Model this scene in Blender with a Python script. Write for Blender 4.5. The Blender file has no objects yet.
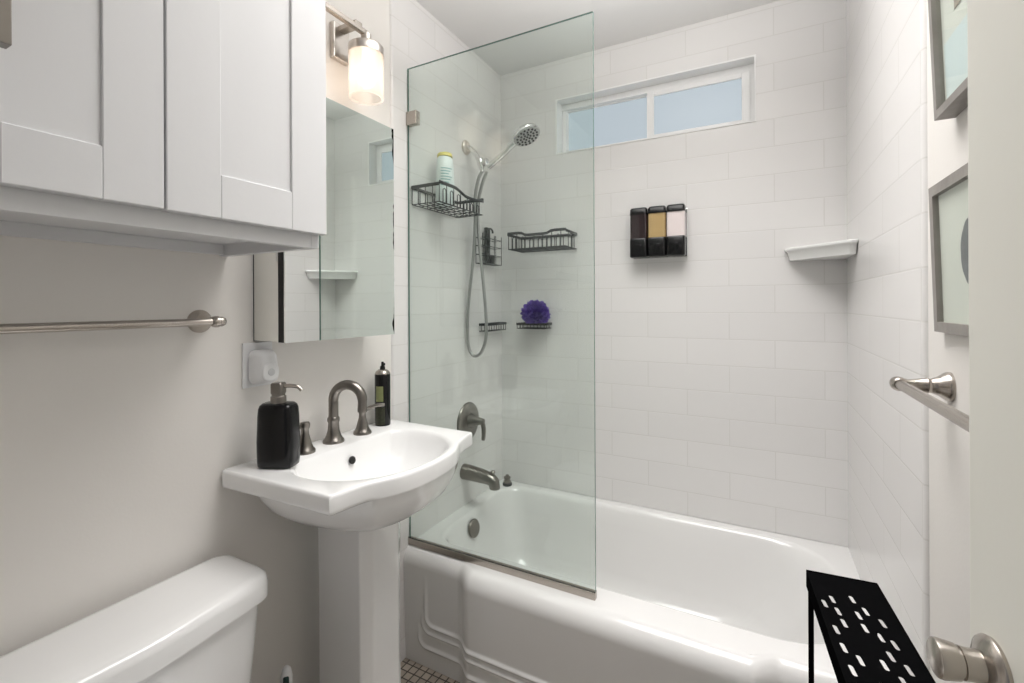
import bpy, bmesh, math, random
from math import sin, cos, pi, radians
from mathutils import Vector, Matrix

# ------------------------------------------------------------------ camera, world, lights, exposure
SC = bpy.context.scene
COL = SC.collection
cam_d = bpy.data.cameras.new('camera')
cam = bpy.data.objects.new('camera', cam_d)
COL.objects.link(cam)
cam_d.sensor_fit = 'HORIZONTAL'
cam_d.sensor_width = 36.0
cam_d.lens = 463.8 / 1024 * 36.0
cam_d.shift_y = -(341.5 - 304.4) / 1024
cam_d.clip_start = 0.02
cam_d.clip_end = 50
CAM = Vector((1.116, -1.983, 1.25))
YAW, ROLL = radians(27.926), radians(0.257)
fw = Vector((-sin(YAW), cos(YAW), 0))
rt = Vector((cos(YAW), sin(YAW), 0))
dn = Vector((0, 0, -1))
r2 = rt * cos(ROLL) + dn * sin(ROLL)
d2 = -rt * sin(ROLL) + dn * cos(ROLL)
cam.matrix_world = Matrix(((r2.x, -d2.x, -fw.x, CAM.x), (r2.y, -d2.y, -fw.y, CAM.y),
                           (r2.z, -d2.z, -fw.z, CAM.z), (0, 0, 0, 1)))
SC.camera = cam

SC.view_settings.view_transform = 'Standard'
SC.view_settings.look = 'None'
SC.view_settings.gamma = 1.0
SC.view_settings.use_curve_mapping = False
SC.view_settings.exposure = 0.0

W = bpy.data.worlds.new('World')
SC.world = W
W.use_nodes = True
bg = W.node_tree.nodes['Background']
bg.inputs[0].default_value = (0.93, 0.96, 1.0, 1)
bg.inputs[1].default_value = 0.24

CEIL = 2.37


def lamp(name, kind, loc, energy, color, size=0.1, rot=(0, 0, 0), size_y=None):
    d = bpy.data.lights.new(name, kind)
    d.energy = energy
    d.color = color
    if kind == 'AREA':
        d.shape = 'RECTANGLE' if size_y else 'DISK'
        d.size = size
        if size_y:
            d.size_y = size_y
    else:
        d.shadow_soft_size = size
    o = bpy.data.objects.new(name, d)
    o.location = loc
    o.rotation_euler = rot
    COL.objects.link(o)
    return o


# two added overhead fills without a fixture, one bounced off the ceiling; the lit window, the vanity bulbs and the hall daylight in the doorway add to it
lamp('added_bounce_fill', 'AREA', (0.85, -0.92, CEIL - 0.30), 9.6, (1.0, 0.985, 0.97), 0.40, (pi, 0, 0))
ceil_l = lamp('added_overhead_fill', 'AREA', (0.87, -0.95, CEIL - 0.02), 11.2, (1.0, 0.985, 0.97), 0.98, (0, 0, 0), 1.0)
ceil_l.data.spread = radians(112)

# ------------------------------------------------------------------ materials


def mat(name, color, rough=0.5, metal=0.0, var=0.04, scale=8.0, bump=0.0, bscale=40.0, coat=0.0, spec=0.5,
        aniso=0.0, rough_var=0.0):
    m = bpy.data.materials.new(name)
    m.use_nodes = True
    nt = m.node_tree
    b = nt.nodes['Principled BSDF']
    tc = nt.nodes.new('ShaderNodeTexCoord')
    nz = nt.nodes.new('ShaderNodeTexNoise')
    nz.inputs['Scale'].default_value = scale
    nz.inputs['Detail'].default_value = 3
    nt.links.new(tc.outputs['Object'], nz.inputs['Vector'])
    mx = nt.nodes.new('ShaderNodeMix')
    mx.data_type = 'RGBA'
    c = Vector(color)
    mx.inputs[6].default_value = (*(c * (1 - var)), 1)
    mx.inputs[7].default_value = (*[min(1, v * (1 + var)) for v in c], 1)
    nt.links.new(nz.outputs['Fac'], mx.inputs[0])
    nt.links.new(mx.outputs[2], b.inputs['Base Color'])
    b.inputs['Roughness'].default_value = rough
    b.inputs['Metallic'].default_value = metal
    b.inputs['Coat Weight'].default_value = coat
    b.inputs['Coat Roughness'].default_value = 0.05
    b.inputs['Specular IOR Level'].default_value = spec
    if bump:
        n2 = nt.nodes.new('ShaderNodeTexNoise')
        n2.inputs['Scale'].default_value = bscale
        n2.inputs['Detail'].default_value = 4
        nt.links.new(tc.outputs['Object'], n2.inputs['Vector'])
        bp = nt.nodes.new('ShaderNodeBump')
        bp.inputs['Strength'].default_value = bump
        bp.inputs['Distance'].default_value = 0.002
        nt.links.new(n2.outputs['Fac'], bp.inputs['Height'])
        nt.links.new(bp.outputs['Normal'], b.inputs['Normal'])
    return m


def tile_mat(name, axis, x0, z0, tw, th, color, grout, rough, offset=0.5, mortar=0.0022, bump=0.28, plane='wall',
             var=0.015):
    m = bpy.data.materials.new(name)
    m.use_nodes = True
    nt = m.node_tree
    L = nt.links
    b = nt.nodes['Principled BSDF']
    g = nt.nodes.new('ShaderNodeNewGeometry')
    sp = nt.nodes.new('ShaderNodeSeparateXYZ')
    L.new(g.outputs['Position'], sp.inputs[0])
    cb = nt.nodes.new('ShaderNodeCombineXYZ')
    ax = nt.nodes.new('ShaderNodeMath')
    ax.operation = 'SUBTRACT'
    ax.inputs[1].default_value = x0
    az = nt.nodes.new('ShaderNodeMath')
    az.operation = 'SUBTRACT'
    az.inputs[1].default_value = z0
    L.new(sp.outputs[axis], ax.inputs[0])
    L.new(sp.outputs[2 if plane == 'wall' else 1], az.inputs[0])
    L.new(ax.outputs[0], cb.inputs[0])
    L.new(az.outputs[0], cb.inputs[1])
    br = nt.nodes.new('ShaderNodeTexBrick')
    br.offset = offset
    br.inputs['Scale'].default_value = 1.0
    br.inputs['Brick Width'].default_value = tw
    br.inputs['Row Height'].default_value = th
    br.inputs['Mortar Size'].default_value = mortar
    br.inputs['Mortar Smooth'].default_value = 0.4
    br.inputs['Bias'].default_value = 0.0
    c = Vector(color)
    br.inputs['Color1'].default_value = (*(c * (1 - var)), 1)
    br.inputs['Color2'].default_value = (*(c * (1 + var)), 1)
    br.inputs['Mortar'].default_value = (*grout, 1)
    L.new(cb.outputs[0], br.inputs['Vector'])
    L.new(br.outputs['Color'], b.inputs['Base Color'])
    b.inputs['Roughness'].default_value = rough
    nz = nt.nodes.new('ShaderNodeTexNoise')
    nz.inputs['Scale'].default_value = 7
    L.new(g.outputs['Position'], nz.inputs['Vector'])
    inv = nt.nodes.new('ShaderNodeMath')
    inv.operation = 'MULTIPLY_ADD'
    inv.inputs[1].default_value = -1.0
    L.new(br.outputs['Fac'], inv.inputs[0])
    sc = nt.nodes.new('ShaderNodeMath')
    sc.operation = 'MULTIPLY'
    sc.inputs[1].default_value = 0.5
    L.new(nz.outputs['Fac'], sc.inputs[0])
    L.new(sc.outputs[0], inv.inputs[2])
    bp = nt.nodes.new('ShaderNodeBump')
    bp.inputs['Strength'].default_value = bump
    bp.inputs['Distance'].default_value = 0.0015
    L.new(inv.outputs[0], bp.inputs['Height'])
    L.new(bp.outputs['Normal'], b.inputs['Normal'])
    return m


def glass_mat(name, tint, refl=0.5, rough=0.0):
    """architectural glass: clear tinted transmission plus a Fresnel reflection"""
    m = bpy.data.materials.new(name)
    m.use_nodes = True
    nt = m.node_tree
    nt.nodes.clear()
    o = nt.nodes.new('ShaderNodeOutputMaterial')
    tr = nt.nodes.new('ShaderNodeBsdfTransparent')
    tr.inputs[0].default_value = (*tint, 1)
    gl = nt.nodes.new('ShaderNodeBsdfGlossy')
    gl.inputs['Roughness'].default_value = rough
    gl.inputs[0].default_value = (0.95, 1.0, 0.97, 1)
    # Schlick reflectance, the same from both sides of the sheet
    ge = nt.nodes.new('ShaderNodeNewGeometry')
    dt = nt.nodes.new('ShaderNodeVectorMath')
    dt.operation = 'DOT_PRODUCT'
    nt.links.new(ge.outputs['Incoming'], dt.inputs[0])
    nt.links.new(ge.outputs['Normal'], dt.inputs[1])

    def mth(op, a, b_):
        q = nt.nodes.new('ShaderNodeMath')
        q.operation = op
        for i, v in enumerate((a, b_)):
            if isinstance(v, (int, float)):
                q.inputs[i].default_value = v
            else:
                nt.links.new(v, q.inputs[i])
        return q
    ab = mth('ABSOLUTE', dt.outputs['Value'], 0)
    one = mth('SUBTRACT', 1.0, ab.outputs[0])
    pw = mth('POWER', one.outputs[0], 5.0)
    mu = mth('MULTIPLY_ADD', pw.outputs[0], 0.96 * refl)
    mu.inputs[2].default_value = 0.04 * refl
    mx = nt.nodes.new('ShaderNodeMixShader')
    nt.links.new(mu.outputs[0], mx.inputs[0])
    nt.links.new(tr.outputs[0], mx.inputs[1])
    nt.links.new(gl.outputs[0], mx.inputs[2])
    nt.links.new(mx.outputs[0], o.inputs[0])
    return m


def emit_mat(name, color, strength, gloss=0.08):
    m = bpy.data.materials.new(name)
    m.use_nodes = True
    b = m.node_tree.nodes['Principled BSDF']
    b.inputs['Base Color'].default_value = (0.04, 0.04, 0.04, 1)
    b.inputs['Roughness'].default_value = 0.3
    b.inputs['Emission Color'].default_value = (*color, 1)
    b.inputs['Emission Strength'].default_value = strength
    return m


def mirror_mat(name, tint, y0, y1, z0, z1):
    """silvered glass with dark desilvered stains near its lower and right edges"""
    m = bpy.data.materials.new(name)
    m.use_nodes = True
    nt = m.node_tree
    L = nt.links
    b = nt.nodes['Principled BSDF']
    g = nt.nodes.new('ShaderNodeNewGeometry')
    sp = nt.nodes.new('ShaderNodeSeparateXYZ')
    L.new(g.outputs['Position'], sp.inputs[0])

    def mm(op, a, bb=None):
        n = nt.nodes.new('ShaderNodeMath')
        n.operation = op
        for i, v in enumerate((a, bb)):
            if v is None:
                continue
            if isinstance(v, (int, float)):
                n.inputs[i].default_value = v
            else:
                L.new(v, n.inputs[i])
        return n.outputs[0]
    e = mm('MINIMUM', mm('SUBTRACT', y1, sp.outputs[1]), mm('SUBTRACT', sp.outputs[2], z0))
    nz = nt.nodes.new('ShaderNodeTexNoise')
    nz.inputs['Scale'].default_value = 14
    nz.inputs['Detail'].default_value = 4
    L.new(g.outputs['Position'], nz.inputs['Vector'])
    lim = mm('MULTIPLY', mm('MAXIMUM', mm('SUBTRACT', nz.outputs['Fac'], 0.56), 0.0), 0.07)
    mask = mm('LESS_THAN', e, lim)
    mx = nt.nodes.new('ShaderNodeMix')
    mx.data_type = 'RGBA'
    mx.inputs[6].default_value = (*tint, 1)
    mx.inputs[7].default_value = (0.03, 0.028, 0.025, 1)
    L.new(mask, mx.inputs[0])
    L.new(mx.outputs[2], b.inputs['Base Color'])
    b.inputs['Metallic'].default_value = 1.0
    b.inputs['Roughness'].default_value = 0.01
    return m


TILE = (0.80, 0.785, 0.775)
GROUT = (0.735, 0.72, 0.70)
M = {}
M['tile_back'] = tile_mat('tile_back', 0, 0.708, 0.8, 0.309, 0.1034, TILE, GROUT, 0.17)
M['tile_side'] = tile_mat('tile_side', 1, -0.06, 0.8, 0.309, 0.1034, TILE, GROUT, 0.17)
M['paint'] = mat('wall_paint', (0.83, 0.80, 0.765), 0.55, var=0.012, scale=3, bump=0.10, bscale=160)
M['ceiling_paint'] = mat('ceiling_paint', (0.82, 0.81, 0.80), 0.7, var=0.01, scale=3, bump=0.2, bscale=120)
M['trim_white'] = mat('trim_white', (0.91, 0.905, 0.90), 0.35, var=0.01)
M['cabinet'] = mat('cabinet_paint', (0.72, 0.72, 0.73), 0.42, var=0.012, scale=4, bump=0.05, bscale=90)
M['porcelain'] = mat('porcelain', (0.86, 0.855, 0.85), 0.12, var=0.01, scale=4, coat=0.5)
M['enamel'] = mat('enamel', (0.81, 0.80, 0.79), 0.18, var=0.012, scale=5, coat=0.4)
M['nickel'] = mat('brushed_nickel', (0.47, 0.43, 0.39), 0.27, 1.0, var=0.08, scale=30)
M['nickel_dark'] = mat('dark_brushed_nickel', (0.25, 0.23, 0.21), 0.30, 1.0, var=0.1, scale=30)
M['nickel_light'] = mat('light_brushed_nickel', (0.62, 0.58, 0.54), 0.28, 1.0, var=0.06, scale=30)
M['chrome'] = mat('chrome', (0.72, 0.72, 0.72), 0.10, 1.0, var=0.03, scale=20)
M['hose_metal'] = mat('hose_metal', (0.42, 0.42, 0.41), 0.3, 1.0, var=0.15, scale=120)
M['black_wire'] = mat('black_wire', (0.012, 0.013, 0.015), 0.35, var=0.1)
M['black_metal'] = mat('black_powder_coat', (0.004, 0.004, 0.0043), 0.5, var=0.15, scale=40, spec=0.0)
M['black_gloss'] = mat('black_gloss', (0.006, 0.006, 0.0065), 0.16, var=0.2, scale=20, spec=0.3)
M['black_edge'] = mat('black_edge', (0.01, 0.01, 0.01), 0.6, var=0.2)
M['glass'] = glass_mat('screen_glass', (0.925, 0.958, 0.94), 1.0)
M['glass_edge'] = mat('glass_edge', (0.10, 0.19, 0.16), 0.15, var=0.1)
M['frame_glass'] = glass_mat('frame_glass', (0.97, 0.98, 0.97), 0.35)
M['pane'] = emit_mat('frosted_pane', (0.69, 0.80, 0.88), 0.62)
M['door'] = mat('door_paint', (0.86, 0.845, 0.775), 0.4, var=0.012, scale=3, bump=0.08, bscale=60)
M['floor'] = tile_mat('floor_mosaic', 0, 0.0, 0.0, 0.028, 0.028, (0.36, 0.31, 0.26), (0.05, 0.042, 0.036), 0.4,
                      offset=0.0, mortar=0.0028, bump=0.5, plane='floor', var=0.16)
M['frame_wood'] = mat('grey_wood_frame', (0.28, 0.26, 0.24), 0.5, var=0.25, scale=25, bump=0.3, bscale=70)
M['frame_dark'] = mat('dark_wood_frame', (0.16, 0.135, 0.115), 0.5, var=0.25, scale=25, bump=0.3, bscale=70)
M['plastic_white'] = mat('white_plastic', (0.82, 0.82, 0.83), 0.3, var=0.01)
M['plastic_grey'] = mat('grey_plastic', (0.60, 0.61, 0.62), 0.4, var=0.02)
M['face_grey'] = mat('face_grey', (0.50, 0.50, 0.50), 0.35, var=0.05)
M['bottle_white'] = mat('bottle_white', (0.78, 0.84, 0.83), 0.3, var=0.02)
M['teal_ink'] = mat('teal_ink', (0.25, 0.45, 0.45), 0.4, var=0.05)
M['yellow'] = mat('yellow_cap', (0.75, 0.66, 0.18), 0.35, var=0.05)
M['purple'] = mat('purple_mesh', (0.13, 0.07, 0.42), 0.6, var=0.25, scale=60)
M['soap_dark'] = mat('dark_soap', (0.022, 0.010, 0.012), 0.12, var=0.3, scale=10, coat=0.5)
M['soap_gold'] = mat('gold_soap', (0.47, 0.33, 0.15), 0.18, var=0.12, scale=10, coat=0.5)
M['soap_pink'] = mat('pale_pink_soap', (0.80, 0.71, 0.70), 0.18, var=0.03, scale=10, coat=0.5)
M['can_label'] = mat('can_label', (0.20, 0.22, 0.09), 0.35, var=0.35, scale=90)
M['can_speckle'] = mat('can_speckle', (0.022, 0.025, 0.010), 0.35, var=0.98, scale=150)
M['ink_grey'] = mat('ink_grey', (0.11, 0.115, 0.13), 0.7, var=0.25, scale=50)
M['art_paper'] = mat('art_paper', (0.70, 0.71, 0.66), 0.8, var=0.02)
M['reflect_blue'] = mat('reflect_pale_blue', (0.66, 0.74, 0.75), 0.8, var=0.04)  # this and the next two: reflection tones painted as flat colour
M['reflect_sage'] = mat('reflect_sage', (0.50, 0.54, 0.46), 0.8, var=0.06)
M['reflect_brown'] = mat('reflect_brown', (0.33, 0.27, 0.21), 0.8, var=0.12)
M['drain_black'] = mat('drain_black', (0.008, 0.008, 0.008), 0.5, var=0.1)
M['ceramic_shelf'] = mat('ceramic_shelf', (0.80, 0.80, 0.785), 0.15, var=0.01, coat=0.4)
M['dark_green'] = mat('dark_green', (0.01, 0.045, 0.04), 0.35, var=0.1)
M['bulb'] = emit_mat('bulb', (1.0, 0.88, 0.76), 4.0)

# frosted lamp shade: lets most lamp light through, scatters the rest
m = bpy.data.materials.new('frosted_shade')
m.use_nodes = True
nt = m.node_tree
nt.nodes.clear()
o_ = nt.nodes.new('ShaderNodeOutputMaterial')
tr_ = nt.nodes.new('ShaderNodeBsdfTransparent')
tr_.inputs[0].default_value = (1, 0.97, 0.94, 1)
tl_ = nt.nodes.new('ShaderNodeBsdfTranslucent')
tl_.inputs[0].default_value = (0.9, 0.86, 0.82, 1)
em_ = nt.nodes.new('ShaderNodeEmission')
em_.inputs[0].default_value = (1.0, 0.85, 0.76, 1)
em_.inputs[1].default_value = 0.10
gl_ = nt.nodes.new('ShaderNodeBsdfGlossy')
gl_.inputs['Roughness'].default_value = 0.2
ad_ = nt.nodes.new('ShaderNodeAddShader')
m1 = nt.nodes.new('ShaderNodeMixShader')
m1.inputs[0].default_value = 0.45
m2 = nt.nodes.new('ShaderNodeMixShader')
m2.inputs[0].default_value = 0.05
nt.links.new(tr_.outputs[0], m1.inputs[1])
nt.links.new(tl_.outputs[0], m1.inputs[2])
nt.links.new(m1.outputs[0], ad_.inputs[0])
nt.links.new(em_.outputs[0], ad_.inputs[1])
nt.links.new(ad_.outputs[0], m2.inputs[1])
nt.links.new(gl_.outputs[0], m2.inputs[2])
nt.links.new(m2.outputs[0], o_.inputs[0])
M['shade'] = m

# ------------------------------------------------------------------ mesh helpers (world coordinates)


def new():
    return bmesh.new()


def box(bm, x0, x1, y0, y1, z0, z1, bev=0.0, seg=2, mi=0):
    t = bmesh.new()
    bmesh.ops.create_cube(t, size=1)
    for v in t.verts:
        v.co = Vector((x0 + (v.co.x + .5) * (x1 - x0), y0 + (v.co.y + .5) * (y1 - y0), z0 + (v.co.z + .5) * (z1 - z0)))
    if bev:
        bmesh.ops.bevel(t, geom=t.edges[:], offset=bev, segments=seg, affect='EDGES', profile=0.5)
    merge(bm, t, mi)
    return bm


def merge(bm, t, mi=0):
    mp = {v: bm.verts.new(v.co) for v in t.verts}
    for f in t.faces:
        try:
            nf = bm.faces.new([mp[v] for v in f.verts])
            nf.material_index = mi
            nf.smooth = f.smooth
        except ValueError:
            pass
    t.free()


def loft(bm, rings, closed=True, cap0=False, cap1=False, mi=0, smooth=True):
    vr = [[bm.verts.new(p) for p in r] for r in rings]
    n = len(vr[0])
    for a, b in zip(vr, vr[1:]):
        for i in range(n if closed else n - 1):
            j = (i + 1) % n
            f = bm.faces.new((a[i], a[j], b[j], b[i]))
            f.smooth = smooth
            f.material_index = mi
    if cap0:
        f = bm.faces.new(list(reversed(vr[0])))
        f.material_index = mi
    if cap1:
        f = bm.faces.new(vr[-1])
        f.material_index = mi
    return vr


def frame_of(d):
    d = Vector(d).normalized()
    u = d.cross(Vector((0, 0, 1)))
    if u.length < 1e-4:
        u = Vector((1, 0, 0))
    u.normalize()
    return u, d.cross(u).normalized() * -1


def lathe(bm, base, axis, prof, n=28, mi=0, cap0=True, cap1=True, smooth=True):
    """prof: list of (distance along axis, radius)"""
    base = Vector(base)
    ax = Vector(axis).normalized()
    u, v = frame_of(ax)
    rings = []
    for h, r in prof:
        c = base + ax * h
        rings.append([c + u * (r * cos(2 * pi * i / n)) + v * (r * sin(2 * pi * i / n)) for i in range(n)])
    loft(bm, rings, True, cap0, cap1, mi, smooth)
    return bm


def spline(pts, k=8):
    P = [Vector(p) for p in pts]
    out = []
    for i in range(len(P) - 1):
        a = P[max(0, i - 1)]
        b = P[i]
        c = P[i + 1]
        d = P[min(len(P) - 1, i + 2)]
        for s in range(k):
            t = s / k
            out.append(0.5 * ((2 * b) + (c - a) * t + (2 * a - 5 * b + 4 * c - d) * t * t + (3 * b - a - 3 * c + d) * t ** 3))
    out.append(P[-1])
    return out


def tube(bm, pts, r, n=8, closed=False, mi=0, cap=True, flat=None):
    P = [Vector(p) for p in pts]
    m_ = len(P)
    R = r if isinstance(r, (list, tuple)) else [r] * m_
    rings = []
    u = None
    for i in range(m_):
        if closed:
            d = (P[(i + 1) % m_] - P[i - 1])
        else:
            d = P[min(m_ - 1, i + 1)] - P[max(0, i - 1)]
        d.normalize()
        if u is None:
            u, v = frame_of(d)
        else:
            u = (u - d * u.dot(d))
            if u.length < 1e-6:
                u, v = frame_of(d)
            u.normalize()
        v = d.cross(u)
        if flat:
            rings.append([P[i] + Vector((0, 0, 1)) * (flat[1] * sin(2 * pi * k / n + pi / n)) +
                          (d.cross(Vector((0, 0, 1))).normalized()) * (flat[0] * cos(2 * pi * k / n + pi / n)) for k in range(n)])
        else:
            rings.append([P[i] + u * (R[i] * cos(2 * pi * k / n)) + v * (R[i] * sin(2 * pi * k / n)) for k in range(n)])
    if closed:
        rings.append(rings[0])
        loft(bm, rings, True, False, False, mi)
        bmesh.ops.remove_doubles(bm, verts=bm.verts, dist=1e-7)
    else:
        loft(bm, rings, True, cap, cap, mi)
    return bm


def arc(c, r, a0, a1, n, e1, e2):
    c = Vector(c)
    e1 = Vector(e1)
    e2 = Vector(e2)
    return [c + e1 * (r * cos(a0 + (a1 - a0) * i / n)) + e2 * (r * sin(a0 + (a1 - a0) * i / n)) for i in range(n + 1)]


def prism(bm, pts, vec, mi=0, smooth=False):
    """polygon pts (3D) extruded by vec"""
    vec = Vector(vec)
    a = [bm.verts.new(p) for p in pts]
    b = [bm.verts.new(Vector(p) + vec) for p in pts]
    n = len(a)
    fs = [bm.faces.new(list(reversed(a))), bm.faces.new(b)]
    for i in range(n):
        fs.append(bm.faces.new((a[i], a[(i + 1) % n], b[(i + 1) % n], b[i])))
    for f in fs:
        f.material_index = mi
    for f in fs[2:]:
        f.smooth = smooth
    return bm


def rounded(pts, radii, k=6):
    """round the corners of a 2D polygon"""
    out = []
    n = len(pts)
    for i, p in enumerate(pts):
        p = Vector(p)
        r = radii[i] if isinstance(radii, (list, tuple)) else radii
        a = Vector(pts[i - 1]) - p
        b = Vector(pts[(i + 1) % n]) - p
        if r <= 0:
            out.append(p)
            continue
        ang = a.angle(b)
        t = min(r / math.tan(ang / 2), a.length * .49, b.length * .49)
        p0 = p + a.normalized() * t
        p1 = p + b.normalized() * t
        for j in range(k + 1):
            s = j / k
            out.append(p0 * (1 - s) ** 2 + p * 2 * s * (1 - s) + p1 * s * s)
    return out


def plate_with_holes(bm, outer, holes, z0, z1):
    """flat plate with real holes (2D loops)"""
    edges = []
    loops = []
    for lp in [outer] + holes:
        vs = [bm.verts.new((p[0], p[1], z1)) for p in lp]
        loops.append(vs)
        for i in range(len(vs)):
            edges.append(bm.edges.new((vs[i], vs[(i + 1) % len(vs)])))
    r = bmesh.ops.triangle_fill(bm, use_beauty=True, use_dissolve=False, edges=edges)
    top = [f for f in r['geom'] if isinstance(f, bmesh.types.BMFace)]
    mp = {}
    for vs in loops:
        for v in vs:
            mp[v] = bm.verts.new((v.co.x, v.co.y, z0))
    for f in top:
        bm.faces.new([mp[v] for v in reversed(f.verts[:])])
    for vs in loops:
        n = len(vs)
        for i in range(n):
            bm.faces.new((vs[i], vs[(i + 1) % n], mp[vs[(i + 1) % n]], mp[vs[i]]))
    return bm


def wloc(p):
    v = Vector((0, 0, 0))
    while p is not None:
        v = v + p.location
        p = p.parent
    return v


def obj(name, bm, material, parent=None, origin=None, smooth_angle=None, label=None, **mods):
    """link bm (built in world coordinates) as ONE mesh object"""
    base = wloc(parent) if parent else Vector((0, 0, 0))
    org = Vector(origin) if origin is not None else (base if parent else Vector((0, 0, 0)))
    bmesh.ops.recalc_face_normals(bm, faces=bm.faces[:])
    for v in bm.verts:
        v.co -= org
    me = bpy.data.meshes.new(name)
    bm.to_mesh(me)
    bm.free()
    for mt in (material if isinstance(material, (list, tuple)) else [material]):
        me.materials.append(M[mt] if isinstance(mt, str) else mt)
    if smooth_angle is not None:
        for p in me.polygons:
            p.use_smooth = True
        try:
            me.set_sharp_from_angle(angle=radians(smooth_angle))
        except Exception:
            pass
    o = bpy.data.objects.new(name, me)
    o.parent = parent
    o.location = org - base
    COL.objects.link(o)
    if label:
        o['label'] = label
    return o


def tag(o, label, cat, group=None):
    o['label'] = label
    o['category'] = cat
    if group:
        o['group'] = group
    return o


def thing(name, label, cat, loc, group=None):
    o = bpy.data.objects.new(name, None)
    o.empty_display_size = 0.05
    o.location = loc
    COL.objects.link(o)
    return tag(o, label, cat, group)


def struct(name, bm, material, parent=None, **k):
    o = obj(name, bm, material, parent, **k)
    if parent is None:
        o['kind'] = 'structure'
    return o


def sroot(name, loc):
    o = bpy.data.objects.new(name, None)
    o.location = loc
    o['kind'] = 'structure'
    COL.objects.link(o)
    return o


# ------------------------------------------------------------------ room shell
RW = 1.40          # room width
FRONT = -2.12      # wall with the doorway the picture is taken from
TE = -0.768        # front edge of the left tiling
TER = -0.842       # front edge of the right tiling
TT = 0.008         # tile thickness on the side walls

struct('floor', box(new(), -0.1, 1.5, -3.2, 0.1, -0.06, 0), 'floor')
struct('ceiling', box(new(), -0.1, 1.5, FRONT - 0.12, 0.15, CEIL, CEIL + 0.06), 'ceiling_paint')
struct('wall_left', box(new(), -0.1, 0.0, FRONT - 0.12, 0.15, 0, CEIL), 'paint')
struct('wall_right', box(new(), RW, RW + 0.1, FRONT - 0.12, 0.15, 0, CEIL), 'paint')
# tile on the side walls, with a rounded bullnose front edge


def tile_slab(x_wall, s, y_front):
    bm = new()
    x1 = x_wall + s * TT
    ring = [(x_wall, 0.0), (x1, 0.0), (x1, y_front + 0.012)]
    for k in range(1, 7):
        a = k / 6 * pi / 2
        ring.append((x_wall + s * TT * cos(a), y_front + 0.012 - 0.012 * sin(a)))
    prism(bm, [Vector((x, y, 0)) for x, y in ring], (0, 0, CEIL))
    return bm


struct('trim_1', tile_slab(0.0, 1, TE), 'tile_side', smooth_angle=40)
struct('trim_2', tile_slab(RW, -1, TER), 'tile_side', smooth_angle=40)
# back wall with the window opening
WX0, WX1, WZ0, WZ1 = 0.298, 1.113, 1.938, 2.190
bm = new()
box(bm, -0.1, WX0, 0.0, 0.12, 0, CEIL)
box(bm, WX1, RW + 0.1, 0.0, 0.12, 0, CEIL)
box(bm, WX0, WX1, 0.0, 0.12, 0, WZ0)
box(bm, WX0, WX1, 0.0, 0.12, WZ1, CEIL)
struct('wall_back', bm, 'tile_back')
# wall behind the camera with the doorway
bm = new()
box(bm, -0.1, 0.58, FRONT - 0.12, FRONT, 0, CEIL)
box(bm, 1.37, RW + 0.1, FRONT - 0.12, FRONT, 0, CEIL)
box(bm, 0.58, 1.37, FRONT - 0.12, FRONT, 2.05, CEIL)
struct('wall_front', bm, 'paint')

# window: white reveal lining, slider frame, two frosted panes
win = sroot('window_1', (0.7055, 0.05, 2.06))
bm = new()
t = 0.006
box(bm, WX0, WX0 + t, -0.003, 0.11, WZ0, WZ1)
box(bm, WX1 - t, WX1, -0.003, 0.11, WZ0, WZ1)
box(bm, WX0 + t, WX1 - t, -0.003, 0.11, WZ1 - t, WZ1)
box(bm, WX0 + t, WX1 - t, -0.003, 0.11, WZ0, WZ0 + t)
obj('window_lining', bm, 'trim_white', win)
bm = new()
fy0, fy1 = 0.052, 0.10
box(bm, WX0 + t, WX0 + t + 0.022, fy0 + 0.01, fy1, WZ0 + t, WZ1 - t, 0.002)
box(bm, WX1 - t - 0.02, WX1 - t - .0003, fy0, fy1, WZ0 + t + .0003, WZ1 - t - .0003, 0.0015)
box(bm, WX0 + t + .0005, WX1 - t - .0005, fy0 + .001, fy1 - .001, WZ1 - t - 0.028, WZ1 - t - .0005, 0.0015)
box(bm, WX0 + t + .0005, WX1 - t - .0005, fy0 + .001, fy1 - .001, WZ0 + t + .0005, WZ0 + t + 0.02, 0.0015)
obj('window_frame', bm, 'trim_white', win)


def sash(x0, x1, z0, z1, y0, w):
    bm = new()
    box(bm, x0, x0 + w, y0, y0 + 0.018, z0, z1, 0.002)
    box(bm, x1 - w, x1, y0, y0 + 0.018, z0, z1, 0.002)
    box(bm, x0 + w, x1 - w, y0, y0 + 0.018, z0, z0 + w * .7, 0.002)
    box(bm, x0 + w, x1 - w, y0, y0 + 0.018, z1 - w * .7, z1, 0.002)
    s = obj('sash', bm, 'trim_white', win)
    obj('pane', box(new(), x0 + w - .002, x1 - w + .002, y0 + 0.007, y0 + 0.012, z0 + w * .7 - .002, z1 - w * .7 + .002),
        'pane', s)


sash(0.698, 1.093, 1.950, 2.156, 0.048, 0.030)
sash(0.316, 0.720, 1.958, 2.160, 0.074, 0.014)

# ------------------------------------------------------------------ door on the right, standing open
HX, HY = 1.362, -2.105
EX, EY = 1.280, -1.431
door = sroot('door_1', (HX, HY, 0.0))
dd = Vector((EX - HX, EY - HY, 0)).normalized()      # hinge -> latch edge
nn = Vector((-dd.y, dd.x, 0))                        # towards the room
dl = (Vector((EX, EY, 0)) - Vector((HX, HY, 0))).length
TH = 0.035
bm = new()
hp, ep = Vector((HX, HY, 0.012)), Vector((EX, EY, 0.012))
pts = rounded([hp.xy, ep.xy, (ep - nn * TH).xy, (hp - nn * TH).xy], 0.003, 3)
prism(bm, [Vector((p.x, p.y, 0.012)) for p in pts], (0, 0, 2.02))
obj('door_leaf', bm, 'door', door)
kc = ep - dd * 0.039 + Vector((0, 0, 0.9410))
knob = obj('door_rose', lathe(new(), kc, nn, [(0, .0235), (.003, .0245), (.006, .0228), (.008, .019), (.010, .013)], 40),
           'nickel', door, smooth_angle=35)
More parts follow.
